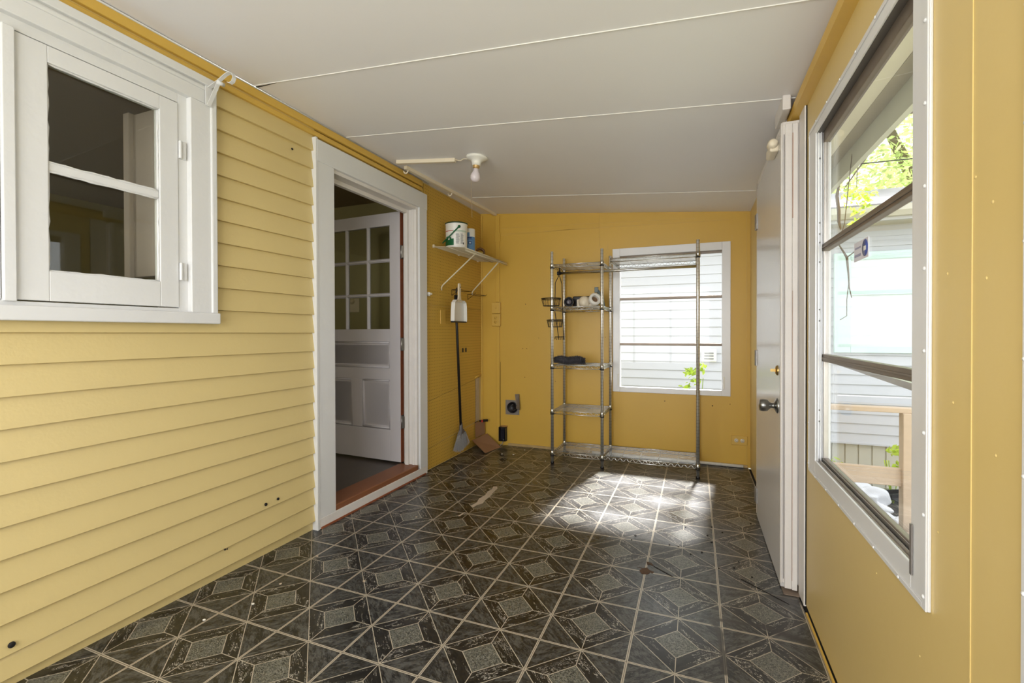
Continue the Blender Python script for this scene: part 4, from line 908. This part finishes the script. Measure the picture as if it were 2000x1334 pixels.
# its window with mint trim, seen through the right window
b = MB(); wx0, wx1, wz0, wz1 = 1.50, 2.75, .84, 1.99
for q in ((wx0, wx0+.16, wz0, wz1), (wx1-.1, wx1, wz0, wz1), (wx0+.161, wx1-.101, wz0, wz0+.07), (wx0+.161, wx1-.101, wz1-.085, wz1), (wx0+.161, wx1-.101, 1.50, 1.56)): b.box(q[0], q[1], NYW-.03, NYW+.01, q[2], q[3])
b.build('window_trim', MINT, nh, bevel=.004)
MB().box(wx0+.1, wx1-.1, NYW-.012, NYW-.006, wz0+.05, wz1-.05).build('reflecting_pane', mat('pale_reflection', (224, 230, 228), .5), nh)  # panes; the siding's pale reflection is put into their colour
# own roof overhang outside the right wall
oh = st('roof_overhang', (.6, 1.5, 2.0))
MB().box(.458, .662, -1.5, 4.9, 2.0, 2.012).build('soffit', SOFF, oh)
MB().box(.6621, .7199, -1.5, 4.9, 1.997, 2.03).build('rough_board', FASC, oh)
MB().box(.72, .745, -1.5, 4.9, 1.894, 2.06).build('fascia', mat('pale_fascia', (212, 212, 200), .6, var=.05), oh)
MB().prism([(.7451, 2.07), (.84, 2.07), (.84, 2.04), (.80, 2.012), (.7451, 2.012)], 'y', -1.5, 4.9).build('gutter', VIN, oh)
MB().box(XL-.5, .49, YF+.09, YF+.2, 2.12, 2.2).build('far_eave', FASC, oh)
# wooden rail with post
dr = thing('deck_railing', 'new pale lumber railing with a square post outside the right window', 'railing', (1.5, 4.5, -.7))
MB().box(.55, 1.64, 4.46, 4.55, .445, .483).build('top_rail', CEDAR, dr, bevel=.004)
MB().box(.55, 1.64, 4.48, 4.52, -.135, .005).build('bottom_rail', CEDAR, dr, bevel=.004)
MB().box(1.50, 1.59, 4.44, 4.53, -.7, .445).build('post', CEDAR, dr, bevel=.004)
MB().box(.52, .60, 4.44, 4.53, -.7, .445).build('post', CEDAR, dr, bevel=.004)
MB().hexa([(.98,4.47,-.14),(1.06,4.47,-.14),(1.06,4.50,-.14),(.98,4.50,-.14),(.78,4.47,.0),(.86,4.47,.0),(.86,4.50,.0),(.78,4.50,.0)]).build('diagonal_brace', CEDAR, dr)
dk = thing('deck_boards', 'weathered plank platform on the ground outside the right window', 'platform', (1.3, 3.3, -.7)); b = MB()
for i in range(12): b.box(.6, 1.72, 2.6+i*.145, 2.735+i*.145, -.47, -.43)
b.box(.62, .70, 2.6, 4.3, -.7, -.47).box(1.62, 1.70, 2.6, 4.3, -.7, -.47); b.build('planks', WEATH, dk, bevel=.004)
tg = thing('ground_tarp', 'crinkled black plastic sheet on the ground beyond the plank platform', 'tarp', (1.5, 4.8, -.7)); b = MB()
rr = random.Random(8); nx, ny = 26, 18; grid = [[b.bm.verts.new((.9+i*.075, 4.55+j*.08, -.66+.05*math.sin(i*.9+j*.4)+.04*math.sin(j*1.7-i*.5)+rr.uniform(0, .03))) for j in range(ny)] for i in range(nx)]
for i in range(nx-1):
    for j in range(ny-1): b.bm.faces.new((grid[i][j], grid[i+1][j], grid[i+1][j+1], grid[i][j+1]))
tgm = b.build('sheet', TARP, tg); sd = tgm.modifiers.new('thickness', 'SOLIDIFY'); sd.thickness = .003
bg1 = thing('plastic_bag', 'crumpled white plastic bag on the black sheet outside', 'bag', (1.44, 5.2, -.6)); crumple('bag', (1.44, 5.2, -.50), .19, .16, .13, BAGW, bg1, 11, .38, 5, True, (3, 13))
bg2 = thing('plastic_bag', 'second crumpled white bag with a blue corner on the black sheet outside', 'bag', (1.58, 4.78, -.6)); crumple('bag', (1.59, 4.80, -.56), .13, .11, .09, BAGW, bg2, 21, .38, 5, True, (3, 13))
crumple('blue_corner', (1.68, 4.70, -.60), .05, .04, .05, BAGB, bg2, 5, .4, 3)
gp = thing('gutter_piece', 'loose dark metal channel piece lying on the black sheet', 'metal channel', (1.86, 5.35, -.6))
for i, (dx, rz) in enumerate(((0, .25), (.02, .5))):
    q = MB(); q.prism([(-.05, 0), (.05, 0), (.05, .05), (.044, .05), (.044, .006), (-.044, .006), (-.044, .05), (-.05, .05)], 'x', -.2, .2)
    o = q.build('channel', mat('dark_grey_metal', (84, 86, 90), .35, .5), gp, local=True); o.location = (.05+dx, .25-.16*i, .07+.03*i); o.rotation_euler = (.2, -.08, rz)
# tree beyond the neighbour's house
def leafcloud(bb, clumps, n, size, seed):
    rr = random.Random(seed)
    for _ in range(n):
        c, r = clumps[rr.randrange(len(clumps))]
        d = Vector((rr.gauss(0, 1), rr.gauss(0, 1), rr.gauss(0, 1))).normalized()*(r*rr.random()**.4)
        p = Vector(c)+d; a = Vector((rr.gauss(0, 1), rr.gauss(0, 1), rr.gauss(0, .6))).normalized(); n_ = a.cross(Vector((rr.gauss(0, 1), rr.gauss(0, 1), rr.gauss(0, 1)))).normalized(); s = size*rr.uniform(.6, 1.3)
        bb.face([tuple(p-a*s), tuple(p+n_*s*.45-a*s*.1), tuple(p+a*s), tuple(p-n_*s*.45-a*s*.1)])
te = thing('leafy_tree', 'large bright green tree rising behind the white neighbouring house', 'tree', (5, 13, -.7)); rr = random.Random(6)
cl = [((rr.uniform(1.0, 8.5), rr.uniform(10.5, 15), rr.uniform(3.2, 9.5)), rr.uniform(.7, 1.3)) for _ in range(70)]
b = MB(); leafcloud(b, cl, 34000, .075, 1); b.build('foliage', LEAF, te)
b = MB(); b.tube([(5, 13, -.7), (4.9, 13, 2.5), (4.6, 12.6, 5)], .3, 10, rs=[.34, .26, .16]).tube([(4.7, 12.7, 3.8), (3.4, 11.2, 5.4), (2.4, 10, 6.4)], .1, 8, rs=[.14, .08, .03]).tube([(4.8, 12.9, 3.2), (6.4, 12, 5.6), (7.2, 11.4, 7)], .1, 8, rs=[.14, .08, .03]); b.build('trunk', BARK, te)
b = MB()
for q in ([(3.0, 8.6, 5.8), (2.75, 8.3, 4.6), (2.35, 8.0, 3.7), (1.95, 7.8, 3.1)], [(3.4, 8.6, 4.4), (2.7, 8.3, 4.2), (2.1, 8.2, 4.15)], [(3.4, 8.5, 5.4), (2.6, 8.2, 5.25), (2.2, 8.2, 5.3)]): b.tube(q, .02, 6, rs=[.028]+[.014]*(len(q)-2)+[.006])
b.build('bare_branch', BARK, te)
pwl = MB(); pwl.tube([(-3, 7.6, 3.45), (9, 7.6, 3.25)], .008, 5); tag(pwl.build('power_line', DARK), 'thin overhead line crossing in front of the tree', 'cable')
def weed(nm, lab, base, h, n, seed, spread=.12):
    o = thing(nm, lab, 'plant', base); b = MB(); rr = random.Random(seed)
    for s in range(n):
        tip = (base[0]+rr.uniform(-spread, spread), base[1]+rr.uniform(-spread, spread), base[2]+h*rr.uniform(.7, 1)); b.tube([base, ((base[0]+tip[0])/2, (base[1]+tip[1])/2, (base[2]+tip[2])/2+.02), tip], .004, 4)
    b.build('stem', LEAFB, o)
    b = MB(); cl = [((base[0]+rr.uniform(-spread, spread), base[1]+rr.uniform(-spread, spread), base[2]+h*rr.uniform(.55, 1)), spread*.5) for _ in range(7)]
    leafcloud(b, cl, 130, .035, seed); b.build('leaves', LEAFB, o)
weed('tall_weed', 'yellow green weed standing outside the far window behind the rack post', (.0, 5.6, -.7), 1.42, 5, 3)
weed('green_weed', 'bright green weed against the beige skirting right of the railing gap', (1.84, 5.7, -.7), .62, 5, 4)
weed('low_weed', 'low dull green weed at the skirting foot, left side of the right window', (1.2, 5.8, -.7), .42, 5, 5, .2)
MB().tube([(3.4, 11.2, 5.4), (2.6, 9.0, 4.6), (1.9, 7.0, 3.4), (1.53, 5.7, 2.55)], .01, 6, rs=[.03, .014, .008, .003]).build('hanging_branch', BARK, te)
b = MB(); leafcloud(b, [((1.51, 5.6, 2.40), .13), ((1.44, 5.6, 2.49), .10), ((1.57, 5.6, 2.25), .11), ((1.61, 5.6, 2.45), .08), ((1.50, 5.6, 2.16), .06)], 210, .030, 6); b.build('branch_leaves', LEAFB, te)
b = MB(); b.tube([(.775, 3.2, 1.935), (.765, 3.2, 1.87), (.775, 3.2, 1.78), (.775, 3.2, 1.72), (.785, 3.2, 1.675)], .008, 6, rs=[.006, .009, .009, .008, .004]); tag(b.build('hanging_stick', BARK), 'short curved stick hanging below the eave outside the right window', 'stick')
vb = MB(); vb.tube([(.72, 2.75, 1.96), (.69, 2.75, 1.62), (.665, 2.75, 1.52), (.70, 2.75, 1.45), (.707, 2.75, 1.36), (.71, 2.75, 1.30), (.72, 2.75, 1.25)], .003, 5, rs=[.002, .002, .003, .006, .004, .003, .002]).tube([(.709, 2.75, 1.33), (.70, 2.75, 1.24), (.70, 2.75, 1.16), (.672, 2.75, 1.14)], .002, 5).tube([(.70, 2.75, 1.45), (.73, 2.75, 1.475), (.755, 2.75, 1.485)], .003, 5)
tag(vb.build('dead_vine', BARK), 'thin dead vine twig dangling outside the middle pane of the right window', 'vine')
